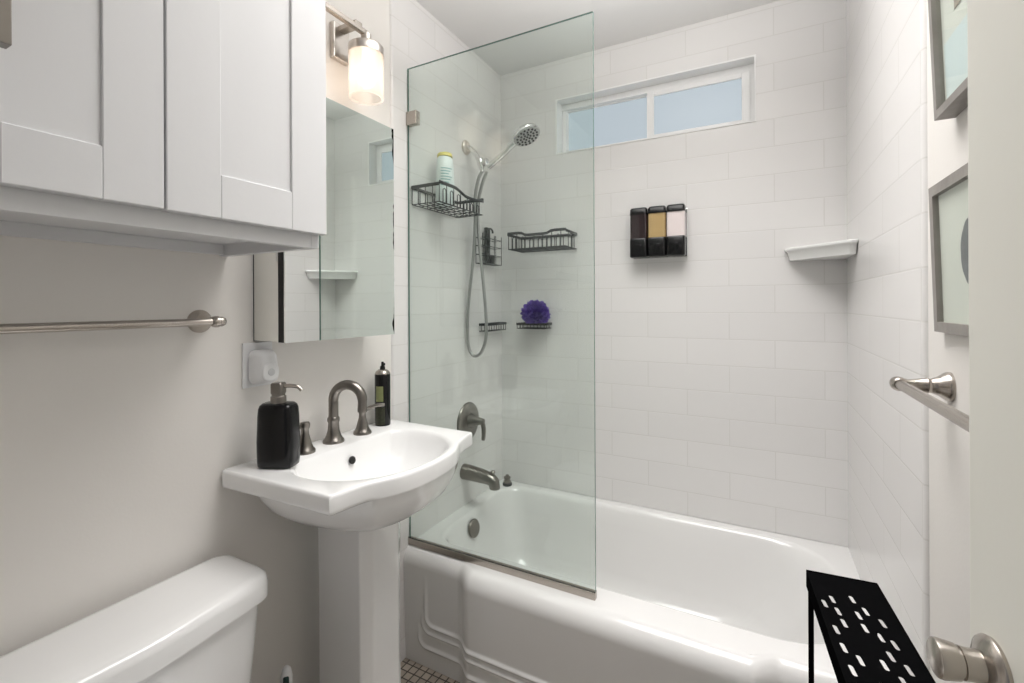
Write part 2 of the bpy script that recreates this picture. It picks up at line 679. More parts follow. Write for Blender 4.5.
obj('door_knob', lathe(new(), kc + nn * .008, nn,
                       [(0, .0125), (.010, .0118), (.0145, .0125), (.015, .0112), (.017, .0112), (.0175, .0135), (.028, .0150),
                        (.031, .0146), (.0325, .0125), (.033, .0)], 40, cap1=False), 'nickel', knob, smooth_angle=35)

# ------------------------------------------------------------------ bathtub
TUBZ = 0.395


def smooth(a, b, x):
    t_ = min(1, max(0, (x - a) / (b - a)))
    return t_ * t_ * (3 - 2 * t_)


def front_y(x):
    s = smooth(0.236, 0.306, x) * (1 - smooth(1.094, 1.164, x))
    return -0.720 - 0.040 * s


tub = thing('bathtub', 'white enamelled alcove bathtub with a stepped ribbed front below the window', 'bathtub', (0.7, -0.38, 0))
X0, X1 = TT, RW - TT
# outline of the rim (clockwise list built with equal counts)
NX, NY = 120, 44
outer = []
for i in range(NX):
    x = X0 + (X1 - X0) * i / NX
    outer.append(Vector((x, front_y(x) + 0.045, TUBZ)))
for i in range(NY):
    y = front_y(X1) + 0.045
    outer.append(Vector((X1, y + (-0.002 - y) * i / NY, TUBZ)))
for i in range(NX):
    outer.append(Vector((X1 + (X0 - X1) * i / NX, -0.002, TUBZ)))
for i in range(NY):
    y = front_y(X0) + 0.045
    outer.append(Vector((X0, -0.002 + (y + 0.002) * i / NY, TUBZ)))


def inner_ring(x0, x1, y0, y1, rl, rr, z):
    c = [(x0, y0), (x1, y0), (x1, y1), (x0, y1)]
    poly = rounded(c, [rl, rr, rr, rl], 14)
    cx, cy = 0.66, -0.35
    res = []
    n = len(poly)
    for p in outer:
        d = Vector((p.x - cx, p.y - cy))
        best = None
        for k in range(n):
            a = poly[k] - Vector((cx, cy))
            b = poly[(k + 1) % n] - Vector((cx, cy))
            e = b - a
            den = d.x * e.y - d.y * e.x
            if abs(den) < 1e-12:
                continue
            t_ = (a.x * e.y - a.y * e.x) / den
            s_ = (a.x * d.y - a.y * d.x) / den
            if t_ > 0 and -1e-6 <= s_ <= 1 + 1e-6:
                if best is None or t_ < best:
                    best = t_
        q = Vector((cx, cy)) + d * best
        res.append(Vector((q.x, q.y, z)))
    return res


rings = [outer,
         inner_ring(.060, 1.335, -.632, -.038, .11, .20, TUBZ + .002),
         inner_ring(.064, 1.330, -.626, -.044, .11, .20, TUBZ + .001),
         inner_ring(.069, 1.322, -.618, -.052, .11, .20, TUBZ - .005),
         inner_ring(.074, 1.312, -.610, -.060, .11, .20, TUBZ - .018),
         inner_ring(.084, 1.285, -.600, -.072, .11, .20, TUBZ - .07),
         inner_ring(.104, 1.225, -.585, -.090, .11, .19, TUBZ - .17),
         inner_ring(.122, 1.165, -.570, -.105, .11, .18, TUBZ - .25),
         inner_ring(.142, 1.115, -.550, -.125, .11, .17, TUBZ - .295),
         inner_ring(.185, 1.060, -.510, -.165, .10, .15, TUBZ - .318),
         inner_ring(.30, .94, -.43, -.245, .08, .09, TUBZ - .325)]
bm = new()
loft(bm, rings, True, False, True)
obj('basin', bm, 'enamel', tub, smooth_angle=50)
# apron: height field with three raised ribs and a rolled top edge
bm = new()


def rib(x, z):
    """height of the three nested bead lines"""
    h = 0
    for zb, xb in ((0.150, 0.104), (0.124, 0.090), (0.070, 0.074)):
        rr_ = 0.032
        xm = min(x, RW - x)
        # distance to an L: vertical line x=xb above, horizontal z=zb to the right, rounded corner
        cx, cz = xb + rr_, zb + rr_
        if xm < cx and z < cz:
            d = abs(math.hypot(xm - cx, z - cz) - rr_)
        elif xm >= cx:
            d = abs(z - zb)
        else:
            d = abs(xm - xb)
        fade = 1.0
        if xm < cx and z >= cz:
            fade = (1 - smooth(0.20, 0.34, z)) if zb == 0.150 else (1 - smooth(cz, cz + 0.05, z))
        h = max(h, fade * 0.0065 * math.exp(-(d / 0.0062) ** 2))
    return h


NXA = 420
xs = [X0 + (X1 - X0) * i / NXA for i in range(NXA + 1)]
zs = [0.0 + 0.343 * i / 120 for i in range(121)]
rows = []
for z in zs:
    rows.append([Vector((x, front_y(x) - rib(x, z) + 0.010 * (1 - z / 0.343), z)) for x in xs])
for k in range(1, 13):
    a = k / 12 * pi / 2
    rows.append([Vector((x, front_y(x) + 0.045 * (1 - cos(a)), 0.343 + 0.052 * sin(a))) for x in xs])
loft(bm, rows, False)
obj('apron', bm, 'enamel', tub, smooth_angle=80)
# overflow plate on the drain end
oc = Vector((.0905, -0.386, 0.338))
od = Vector((1, 0, 0.20))
obj('overflow_plate', lathe(new(), oc - od.normalized() * .004, od, [(0, .036), (.006, .036), (.009, .033), (.010, .0)], 36, cap1=False), 'nickel_dark', tub,
    smooth_angle=35, label='dark nickel overflow plate')

# ------------------------------------------------------------------ glass screen
GX1 = 0.699
scr = thing('shower_screen', 'fixed clear glass shower panel standing on the tub rim', 'shower screen', (0.35, -0.685, TUBZ))
bm = new()
box(bm, TT + .002, GX1 - .001, -.689, -.681, TUBZ + .012, 2.096)
g = obj('glass_panel', bm, ['glass', 'glass_edge'], scr)
for p in g.data.polygons:
    if abs(p.normal.y) < 0.5:
        p.material_index = 1
obj('bottom_channel', box(new(), TT, GX1, -.694, -.676, TUBZ, TUBZ + .022, .0015), 'nickel', scr, label='brushed metal bottom channel')
obj('gasket', box(new(), TT, GX1, -.6920, -.6893, TUBZ + .022, TUBZ + .0240), 'black_edge', scr, label='thin black gasket')
cl = obj('wall_clip', box(new(), TT, TT + .046, -.697, -.673, 1.890, 1.938, .002), 'nickel', scr, label='square brushed metal wall clip')

# ------------------------------------------------------------------ toilet
toi = thing('toilet', 'white toilet with a rounded tank lid against the left wall', 'toilet', (0.3, -1.57, 0))


def tank_outline(x0, x1, y0, y1, rb, rf, bow):
    pts = [(x0, y0), (x1, y0), (x1 + bow, (y0 + y1) / 2), (x1, y1), (x0, y1)]
    c = rounded(pts, [rb, rf, .40, rf, rb], 10)
    return c


def tank_ring(z, d, big=0.0):
    return [Vector((p.x, p.y, z)) for p in tank_outline(.022 - big * .3 + d * .3, .196 + big - d, -1.800 - big + d, -1.340 + big - d, .030, .050, .022)]


bm = new()
loft(bm, [tank_ring(.630, .004), tank_ring(.632, .0), tank_ring(.662, .0), tank_ring(.675, .003), tank_ring(.680, .010), tank_ring(.682, .022),
          tank_ring(.6825, .05)], True, True, True)
obj('tank_lid', bm, 'porcelain', toi, smooth_angle=60)
bm = new()
loft(bm, [tank_ring(.630, .014), tank_ring(.60, .014), tank_ring(.45, .024), tank_ring(.36, .034), tank_ring(.335, .05)], True, True, True)
tk = obj('tank', bm, 'porcelain', toi, smooth_angle=60)
bm = new()
lathe(bm, (.196, -1.735, .585), (1, 0, 0), [(0, .016), (.012, .016), (.016, .010)], 20)
tube(bm, spline([(.205, -1.735, .585), (.216, -1.72, .583), (.218, -1.66, .572)], 6), .006, 8)
obj('flush_lever', bm, 'chrome', toi, smooth_angle=40)


def egg(cx, a, b, z, n=48):
    r = []
    for i in range(n):
        t_ = 2 * pi * i / n
        x = cos(t_)
        r.append(Vector((cx + a * x, -1.57 + b * sin(t_) * (1 - .12 * x), z)))
    return r


bm = new()
loft(bm, [egg(.34, .20, .10, 0), egg(.34, .20, .10, .03), egg(.36, .19, .085, .10), egg(.40, .22, .11, .22), egg(.44, .25, .165, .33),
          egg(.445, .255, .178, .37), egg(.445, .25, .175, .385), egg(.45, .21, .135, .385), egg(.45, .18, .11, .30), egg(.42, .10, .07, .20)], True, True, True)
box(bm, .04, .28, -1.67, -1.47, .20, .345, .03, 3)
obj('bowl', bm, 'porcelain', toi, smooth_angle=60)
bm = new()
loft(bm, [egg(.45, .255, .182, .387), egg(.45, .258, .185, .398), egg(.45, .25, .178, .404), egg(.45, .20, .125, .404), egg(.45, .20, .125, .387)], True)
obj('seat', bm, 'plastic_white', toi, smooth_angle=60)
bm = new()
loft(bm, [egg(.45, .25, .18, .406), egg(.45, .256, .183, .416), egg(.45, .246, .174, .423), egg(.45, .12, .09, .426)], True, True, True)
obj('lid', bm, 'plastic_white', toi, smooth_angle=60)

# ------------------------------------------------------------------ toilet brush beside the tank (its top reaches into the picture)
tb = thing('toilet_brush', 'white and dark green brush handle on the floor between toilet and sink pedestal', 'toilet brush', (.095, -1.242, 0))
lathe_pts = [(0, .045), (.004, .048), (.10, .042), (.13, .036), (.135, .030)]
obj('holder', lathe(new(), (.095, -1.242, 0), (0, 0, 1), lathe_pts, 28), 'plastic_white', tb, smooth_angle=40)
obj('handle', lathe(new(), (.095, -1.242, .13), (0, 0, 1), [(0, .008), (.10, .009), (.17, .0125), (.215, .0135), (.232, .010), (.239, .004)], 20), 'plastic_white', tb,
    smooth_angle=60)
bm = new()
box(bm, .098, .1112, -1.2555, -1.2445, .26, .352, .004, 3)
obj('grip', bm, 'dark_green', tb, smooth_angle=40, label='dark green grip inset')

# ------------------------------------------------------------------ pedestal sink
SZ = 0.866
SCX, SCY = 0.205, -1.068
snk = thing('pedestal_sink', 'white porcelain pedestal sink with a bowed front and square corners', 'sink', (0.17, -1.068, 0))
half = [(.355, -1.333), (.362, -1.285), (.372, -1.243), (.390, -1.205), (.404, -1.172), (.414, -1.125), (.418, -1.068)]
curve = spline([(x, y, 0) for x, y in half], 6)
curve = [Vector((p.x, p.y)) for p in curve]
mirror_c = [Vector((p.x, 2 * SCY - p.y)) for p in reversed(curve[:-1])]
front = curve + mirror_c
# corners rounded
out2 = [Vector((.003, -1.344))] + front + [Vector((.003, 2 * SCY + 1.344))]
rad = [.004] + [.012] + [0] * (len(front) - 2) + [.012] + [.004]
outl = rounded(out2, rad, 5)


def resample(poly, n):
    L_ = [0]
    m_ = len(poly)
    for i in range(m_):
        L_.append(L_[-1] + (poly[(i + 1) % m_] - poly[i]).length)
    res = []
    k = 0
    for i in range(n):
        s = L_[-1] * i / n
        while L_[k + 1] < s:
            k += 1
        f = (s - L_[k]) / max(1e-9, L_[k + 1] - L_[k])
        res.append(poly[k].lerp(poly[(k + 1) % m_], f))
    return res


outl = resample(outl, 260)
ctr = Vector((SCX, SCY))


def ray_to(poly, d):
    best = None
    n = len(poly)
    for k in range(n):
        a = poly[k] - ctr
        b = poly[(k + 1) % n] - ctr
        e = b - a
        den = d.x * e.y - d.y * e.x
        if abs(den) < 1e-12:
            continue
        t_ = (a.x * e.y - a.y * e.x) / den
        s_ = (a.x * d.y - a.y * d.x) / den
        if t_ > 0 and -1e-6 <= s_ <= 1 + 1e-6 and (best is None or t_ < best):
            best = t_
    return best


# inner basin outline: straight back, full round front following the bow
inner_half = [(.116, -1.240), (.165, -1.276), (.245, -1.281), (.318, -1.250), (.366, -1.198), (.391, -1.133), (.398, -1.068)]
ic = [Vector((p.x, p.y)) for p in spline([(x, y, 0) for x, y in inner_half], 8)]
inn = ic + [Vector((p.x, 2 * SCY - p.y)) for p in reversed(ic[:-1])]
inn = rounded(inn, [.03] + [0] * (len(inn) - 2) + [.03], 6)
# underside bowl outline
und_half = [(.004, -1.250), (.030, -1.284), (.100, -1.298), (.205, -1.290), (.290, -1.272), (.360, -1.240), (.404, -1.196), (.424, -1.135), (.430, -1.068)]
uc = [Vector((p.x, p.y)) for p in spline([(x, y, 0) for x, y in und_half], 8)]
und = uc + [Vector((p.x, 2 * SCY - p.y)) for p in reversed(uc[:-1])]


def ring_scaled(poly, f, z, c2=None, dz=None):
    r = []
    for p in outl:
        d = p - ctr
        t_ = ray_to(poly, d)
        q = ctr + d * (t_ * f)
        if c2 is not None:
            q = q + (Vector(c2) - ctr) * (1 - f)
        r.append(Vector((q.x, q.y, z)))
    return r


def inset(poly, dist, z):
    r = []
    for p in poly:
        d = p - ctr
        q = p - d.normalized() * dist
        r.append(Vector((max(q.x, .003), q.y, z)))
    return r


BC = (.175, SCY)


def und_ring(f, z, extra=0.0):
    # the bowl side, never outside the rim outline (over the bow the two run together)
    r = []
    for p in outl:
        d = p - ctr
        t_ = min(ray_to(und, d), 1.0)
        q = ctr + d * (t_ * f)
        q = q + (Vector(BC) - ctr) * (1 - f)
        r.append(Vector((max(q.x, .003), q.y, z)))
    return r


def skirt_ring(dist, z):
    # underside edge of the square corners; no inset where bowl and rim coincide
    r = []
    for p in outl:
        d = p - ctr
        k_ = min(1.0, max(0.0, (1.0 - ray_to(und, d)) / .06))
        q = p - d.normalized() * (dist * k_)
        r.append(Vector((max(q.x, .003), q.y, z)))
    return r


rings = []
for f, z in ((.46, .700), (.52, .704), (.64, .714), (.78, .732), (.88, .754), (.945, .780), (.980, .802), (.994, .8215)):
    rings.append(und_ring(f, z))
rings += [skirt_ring(.006, .8235), skirt_ring(.001, .827), inset(outl, .0, .833), inset(outl, .0, SZ - .008), inset(outl, .002, SZ - .002), inset(outl, .006, SZ),
          inset(outl, .010, SZ)]
IC = (.235, SCY)
for f, z in ((1.03, SZ - .0005), (1.0, SZ - .003), (.975, SZ - .009), (.95, SZ - .022), (.90, SZ - .048), (.82, SZ - .075), (.68, SZ - .100), (.48, SZ - .116),
             (.25, SZ - .124), (.10, SZ - .127)):
    rings.append(ring_scaled(inn, f, z, IC))
bm = new()
loft(bm, rings, True, True, True)
bas = obj('sink_basin', bm, 'porcelain', snk, smooth_angle=50)
# overflow hole in the back slope of the basin and the drain
hole = Vector((.1310, -1.066, .8250))
hd = Vector((.96, 0, .28))
obj('overflow_hole', lathe(new(), hole, hd, [(0, .0105), (.0035, .0105), (.004, .008), (.0035, .0)], 24, cap1=False), 'drain_black', bas)
obj('sink_drain', lathe(new(), (.235, SCY, SZ - .1275), (0, 0, 1), [(0, .021), (.003, .021), (.004, .016), (.002, .010), (.002, 0)], 28, cap1=False), 'chrome', bas, smooth_angle=40)


def ped_ring(z, s, fl=0.0):
    pts = [(.088, -1.145 - fl), (.238 + fl, -1.143 - fl), (.256 + fl, -1.115 - fl * .5), (.256 + fl, -1.021 + fl * .5), (.238 + fl, -.993 + fl), (.088, -.991 + fl)]
    c = Vector((.17, SCY))
    return [Vector((c.x + (p.x - c.x) * s, c.y + (p.y - c.y) * s, z)) for p in rounded([Vector(q) for q in pts], [.006, .008, .02, .02, .008, .006], 4)]


bm = new()
loft(bm, [ped_ring(0, 1.05, .012), ped_ring(.03, 1.05, .010), ped_ring(.06, 1.0, .002), ped_ring(.30, .985), ped_ring(.55, .99), ped_ring(.68, 1.01), ped_ring(.715, 1.03, .008),
          ped_ring(.722, 1.04, .012)], True, True, True)
obj('pedestal', bm, 'porcelain', snk, smooth_angle=28)

# widespread faucet
fct = thing('faucet', 'dark brushed nickel two-handle faucet with an arched spout on the sink deck', 'faucet', (.062, SCY, SZ))
bell = [(0, .026), (.004, .0265), (.008, .0255), (.012, .0215), (.022, .0175), (.034, .0145), (.055, .0130)]
fb = Vector((.060, -1.066, SZ - .0008))
bm = new()
lathe(bm, fb, (0, 0, 1), [(h, r * 1.1) for h, r in bell] + [(.060, .0165), (.068, .0165), (.072, .0135)], 32)
sd = Vector((.95, .31, 0)).normalized()
R_ = .044
pts = [fb + Vector((0, 0, .060)), fb + Vector((0, 0, .085)), fb + Vector((0, 0, .112))]
cc = fb + sd * R_ + Vector((0, 0, .118))
pts += arc(cc, R_, pi, -0.12, 18, sd, (0, 0, 1))
last = pts[-1]
pts += [last + Vector((0, 0, -.016)), last + Vector((0, 0, -.024))]
rads = [.0135] * (len(pts) - 4) + [.0128, .0122, .0132, .0132]
tube(bm, pts, rads, 18)
obj('spout', bm, 'nickel_dark', fct, smooth_angle=40)


def faucet_handle(y, ang):
    b = Vector((.068, y, SZ - .0008))
    bm = new()
    lathe(bm, b, (0, 0, 1), bell[:6] + [(.048, .0105), (.060, .0098), (.066, .0125), (.074, .0135), (.079, .011), (.081, 0)], 32, cap1=False)
    h = obj('handle', bm, 'nickel_dark', fct, smooth_angle=40)
    d = Vector((cos(ang), sin(ang), 0))
    tp = b + Vector((0, 0, .066))
    tube_pts = spline([tp, tp + d * .020 + Vector((0, 0, .010)), tp + d * .045 + Vector((0, 0, .017)), tp + d * .064 + Vector((0, 0, .017))], 5)
    n = len(tube_pts)
    obj('lever', tube(new(), tube_pts, [.0060 - .0010 * i / n for i in range(n)], 12), 'nickel_dark', h, smooth_angle=50)


faucet_handle(-1.166, radians(235))
faucet_handle(-.966, radians(40))

# soap bottle on the sink
sb = thing('soap_dispenser', 'black oblong soap bottle with a brushed nickel pump on the sink corner', 'soap dispenser', (.098, -1.262, SZ))
sa = radians(24)
ex, ey = Vector((cos(sa), sin(sa), 0)), Vector((-sin(sa), cos(sa), 0))


def sq_ring(c, a, b, z, e=4.0, n=40):
    r = []
    for i in range(n):
        t_ = 2 * pi * i / n
        cx, sy = cos(t_), sin(t_)
        x = math.copysign(abs(cx) ** (2 / e), cx) * a
        y = math.copysign(abs(sy) ** (2 / e), sy) * b
        r.append(Vector((c[0], c[1], z)) + ex * x + ey * y)
    return r


sc_ = (.098, -1.262)
bm = new()
loft(bm, [sq_ring(sc_, .040, .026, SZ), sq_ring(sc_, .043, .029, SZ + .003), sq_ring(sc_, .0445, .030, SZ + .015), sq_ring(sc_, .0450, .031, SZ + .06), sq_ring(sc_, .0430, .030, SZ + .12),
          sq_ring(sc_, .0415, .029, SZ + .138), sq_ring(sc_, .039, .026, SZ + .146), sq_ring(sc_, .034, .021, SZ + .1505), sq_ring(sc_, .016, .016, SZ + .1515, 2)], True, True, True)
obj('bottle', bm, 'black_gloss', sb, smooth_angle=50)
bm = new()
lathe(bm, (*sc_, SZ + .150), (0, 0, 1), [(0, .0175), (.016, .0175), (.018, .0150), (.024, .0150)], 28)
loft(bm, [sq_ring(sc_, .0135, .0135, SZ + .173, 5), sq_ring(sc_, .0140, .0140, SZ + .176, 5), sq_ring(sc_, .0140, .0140, SZ + .196, 5), sq_ring(sc_, .0120, .0120, SZ + .199, 5)], True, True, True)
pd = Vector((.86, .5, 0)).normalized()
p0 = Vector((*sc_, SZ + .190))
pm = obj('pump', bm, 'nickel_dark', sb, smooth_angle=40)
obj('nozzle', tube(new(), spline([p0 + pd * .010, p0 + pd * .030 + Vector((0, 0, .001)), p0 + pd * .046 + Vector((0, 0, -.002)), p0 + pd * .055 + Vector((0, 0, -.010))], 5),
                   [.0048] * 10 + [.0044] * 6, 12), 'nickel', pm, smooth_angle=50)

# black spray can on the sink
sp = thing('spray_can', 'black and olive aerosol can at the back of the sink near the tiles', 'aerosol can', (.050, -.862, SZ))
cb = (.050, -.862, SZ)
can = obj('can_body', lathe(new(), cb, (0, 0, 1), [(0, .0235), (.003, .0245), (.161, .0245), (.163, .0240)], 36), 'black_gloss', sp, smooth_angle=40)
obj('can_shoulder', lathe(new(), cb, (0, 0, 1), [(.163, .0240), (.166, .0236), (.172, .0200), (.177, .0135), (.178, .0110)], 36), 'nickel', sp, smooth_angle=40)
bm = new()
lathe(bm, cb, (0, 0, 1), [(.178, .0085), (.186, .0080), (.190, .0045), (.202, .0040)], 20)
box(bm, cb[0] - .003, cb[0] + .009, cb[1] - .0035, cb[1] + .0035, SZ + .190, SZ + .198, .001)
obj('nozzle', bm, 'black_gloss', sp, smooth_angle=40)


def can_patch(a0, a1, z0, z1):
    bm = new()
    n = 14
    rings = []
    for r_, zz in ((.0246, z0), (.0250, z0), (.0250, z1), (.0246, z1)):
        rings.append([Vector((cb[0] + r_ * cos(a0 + (a1 - a0) * i / n), cb[1] + r_ * sin(a0 + (a1 - a0) * i / n), SZ + zz)) for i in range(n + 1)])
    loft(bm, rings, False)
    return bm


obj('can_label', can_patch(radians(-100), radians(-42), .078, .126), 'can_label', can, smooth_angle=40, label='olive green label panel')
obj('can_label', can_patch(radians(-110), radians(-30), .004, .060), 'can_speckle', can, smooth_angle=40, label='speckled olive lower label')

# ------------------------------------------------------------------ wall cabinet over the toilet
cab = thing('wall_cabinet', 'white two-door wall cabinet with recessed panels hanging over the toilet', 'cabinet', (.16, -1.62, 1.365))
CY0, CY1, CZ0, CZ1 = -1.905, -1.325, 1.366, 2.14
bm = new()
box(bm, 0.0, .317, CY1 - .018, CY1, CZ0, CZ1, .001)
box(bm, 0.0, .317, CY0, CY0 + .018, CZ0, CZ1, .001)
box(bm, 0.0, .299, CY0 + .018, CY1 - .018, CZ0 + .026, CZ0 + .042)
box(bm, 0.0, .317, CY0 + .018, CY1 - .018, CZ1 - .018, CZ1)
box(bm, .299, .3168, CY0 + .018, CY1 - .018, CZ0, CZ0 + .042, .001)
box(bm, 0.0, .018, CY0 + .018, CY1 - .018, CZ0 + .003, CZ0 + .026, .001)
box(bm, 0.0, .006, CY0 + .018, CY1 - .018, CZ0 + .026, CZ1)
obj('carcass', bm, 'cabinet', cab)


def shaker(y0, y1, z0, z1, x, sw, rw):
    bm = new()
    b = .0012
    box(bm, x, x + .018, y0, y0 + sw, z0, z1, b, 1)
    box(bm, x, x + .018, y1 - sw, y1, z0, z1, b, 1)
    box(bm, x, x + .018, y0 + sw, y1 - sw, z0, z0 + rw, b, 1)
    box(bm, x, x + .018, y0 + sw, y1 - sw, z1 - rw, z1, b, 1)
    box(bm, x + .002, x + .0135, y0 + sw - .002, y1 - sw + .002, z0 + rw - .002, z1 - rw + .002)
    return bm


obj('door', shaker(-1.6120, -1.3205, 1.3935, 2.135, .3185, .080, .072), 'cabinet', cab)
dl_ = obj('door', shaker(-1.858, -1.6150, 1.3945, 2.135, .3185, .0735, .072), 'cabinet', cab)
bm = new()
box(bm, .352, .370, -1.802, -1.783, 1.546, 1.72, .0012)
box(bm, .3365, .353, -1.799, -1.787, 1.575, 1.587)
box(bm, .3365, .353, -1.799, -1.787, 1.69, 1.702)
obj('handle', bm, 'nickel_dark', dl_, label='square brushed nickel bar handle')

# ------------------------------------------------------------------ mirrored medicine cabinet
med = thing('medicine_cabinet', 'frameless mirrored medicine cabinet on the wall above the sink', 'mirror cabinet', (.06, -1.08, 1.16))
MY0, MY1, MZ0, MZ1 = -1.262, -.886, 1.160, 1.793
M['mirror'] = mirror_mat('mirror', (0.84, 0.865, 0.85), MY0, MY1, MZ0, MZ1)
M['mirror_side'] = mat('mirror_side', (0.80, 0.80, 0.77), 0.03, 1.0, var=0.01)
bm = new()
box(bm, 0.0005, .006, MY0 + .001, MY1 - .001, MZ0 + .001, MZ1 - .001)
obj('back_shadow_gap', bm, 'black_edge', med, label='dark strip imitating the shadow gap at the wall')  # black layer stands in for the shadow line between cabinet and wall
bm = new()
box(bm, 0.006, .099, MY0 + .004, MY1 - .004, MZ0 + .003, MZ1 - .003)
obj('cabinet_body', bm, 'trim_white', med)
obj('mirrored_side', box(new(), .006, .099, MY0, MY0 + .004, MZ0 + .003, MZ1 - .003), 'mirror_side', med, label='mirrored side panel')
obj('edge_strip', box(new(), .099, .1185, MY0 - .0005, MY1 - .001, MZ0 + .001, MZ1 - .001), 'black_edge', med, label='dark edge strip')  # black strip between cabinet body and mirror door
obj('mirror_door', box(new(), .1185, .1225, MY0, MY1, MZ0, MZ1), 'mirror', med, label='mirror door')

# ------------------------------------------------------------------ vanity light above the mirror
van = thing('vanity_light', 'brushed nickel bar light with frosted glass cylinder shades above the mirror', 'wall lamp', (.05, -1.0, 2.05))
bm = new()
box(bm, 0.0, .016, -1.022, -.963, 1.985, 2.068, .003)
box(bm, .006, .012, -1.032, -.953, 1.995, 2.058, .002)
obj('backplate', box(new(), 0.0, .018, -1.022, -.963, 1.982, 2.09, .003), 'nickel_light', van)
bm.free()
bm = new()
box(bm, .016, .092, -1.008, -.982, 2.064, 2.078, .002)
obj('bracket', bm, 'nickel', van)
bm = new()
box(bm, .082, .098, -1.24, -.966, 2.048, 2.064, .003)
obj('bar', bm, 'nickel', van)
for y in (-.966, -1.188):
    s = obj('socket', lathe(new(), (.09, y, 1.992), (0, 0, 1), [(.0, .0515), (.022, .0515), (.026, .049), (.028, .020), (.034, .015), (.062, .015), (.066, .012)], 36), 'nickel_light', van, smooth_angle=35)
    bm = new()
    lathe(bm, (.09, y, 1.864), (0, 0, 1), [(.003, .0420), (0, .0445), (.0, .0490), (.004, .0500), (.130, .0500)], 44, cap0=False, cap1=False)
    lathe(bm, (.09, y, 1.864), (0, 0, 1), [(.003, .0420), (.008, .0465), (.130, .0465)], 44, cap0=False, cap1=False)
    obj('shade', bm, 'shade', van, smooth_angle=50, label='frosted glass shade')
    obj('bulb', lathe(new(), (.09, y, 1.895), (0, 0, 1), [(0, 0), (.003, .010), (.012, .020), (.026, .0255), (.042, .024), (.060, .015), (.075, .0115), (.105, .0115)], 24, cap0=False), 'bulb', s)
    lamp('vanity_bulb_light', 'POINT', (.09, y, 1.89), 0.035, (1.0, .86, .74), .02)

# ------------------------------------------------------------------ towel bars


def towel_bar(label, xw, s, ya, yb, z, proj, loc, rflange, group=None):
    t_ = thing('towel_bar', label, 'towel bar', loc, group)
    for y, e in ((ya, 1), (yb, -1)):
        c = Vector((xw, y, z))
        bm = new()
        lathe(bm, c, (s, 0, 0), [(0, rflange), (.004, rflange), (.008, rflange * .93), (.016, rflange * .66), (.026, rflange * .48), (.030, .0125), (.031, .0135), (.034, .0125),
                                 (proj - .012, .0085), (proj - .006, .0105)], 32)
        p = obj('post', bm, 'nickel', t_, smooth_angle=40)
        bm = new()
        cc_ = Vector((xw + s * proj, y, z))
        lathe(bm, cc_ - Vector((0, .010 * e, 0)), (0, e, 0), [(0, .0095), (.003, .0115), (.008, .0125), (.014, .0125), (.016, .0105), (.022, .0110), (.028, .0085), (.031, 0)], 24, cap1=False)
        obj('end_cap', bm, 'nickel', p, smooth_angle=40)
    obj('bar', lathe(new(), (xw + s * proj, yb + .006, z), (0, 1, 0), [(0, .0082), (ya - yb - .012, .0082)], 24), 'nickel', t_, smooth_angle=40)
    return t_


towel_bar('brushed nickel towel bar on the left wall below the cabinet', 0.0, 1, -1.388, -1.990, 1.215, .066, (0.0, -1.68, 1.215), .026)
towel_bar('brushed nickel towel bar on the right wall half hidden by the door', RW, -1, -.957, -1.395, 1.109, .068, (RW, -1.17, 1.109), .0245)

# ------------------------------------------------------------------ outlet and plug-in air freshener
op = thing('outlet_cover', 'white rectangular outlet plate on the wall under the mirror cabinet', 'outlet', (0, -1.247, 1.106))
obj('plate', box(new(), 0, .006, -1.291, -1.213, 1.047, 1.158, .002), 'plastic_white', op)
bm = new()
box(bm, .006, .0075, -1.262, -1.236, 1.111, 1.139, .0005)
box(bm, .006, .0075, -1.262, -1.236, 1.069, 1.097, .0005)
obj('socket', bm, 'plastic_white', op)
af = thing('plug_in_freshener', 'white rounded plug-in air freshener in the wall outlet', 'air freshener', (.0075, -1.262, 1.098))


def rr(x, y0, y1, z0, z1, r, ins=0.0, skew=0.0):
    p = rounded([Vector((y0 + ins, z0 + ins)), Vector((y1 - ins, z0 + ins)), Vector((y1 - ins - skew, z1 - ins)), Vector((y0 + ins + skew, z1 - ins))], r, 6)
    return [Vector((x, q.x, q.y)) for q in p]


bm = new()
loft(bm, [rr(.0075, -1.279, -1.225, 1.058, 1.138, .016, .004), rr(.012, -1.281, -1.222, 1.056, 1.140, .018, 0), rr(.034, -1.281, -1.222, 1.056, 1.140, .018, 0, .004),
          rr(.048, -1.280, -1.223, 1.057, 1.137, .018, .002, .006), rr(.053, -1.278, -1.225, 1.060, 1.133, .018, .007, .007)], True, True, True)
fb_ = obj('freshener_body', bm, 'plastic_white', af, smooth_angle=50)
bm = new()
loft(bm, [rr(.0520, -1.274, -1.229, 1.063, 1.108, .020, 0), rr(.0555, -1.274, -1.229, 1.063, 1.108, .020, .001), rr(.0570, -1.274, -1.229, 1.063, 1.108, .018, .004)], True, True, True)
obj('front_cap', bm, 'plastic_white', af, smooth_angle=50)
obj('button', lathe(new(), (.0568, -1.2515, 1.086), (1, 0, 0), [(0, .009), (.0012, .009), (.002, .0075)], 24), 'plastic_grey', af, smooth_angle=40, label='pale grey round button')

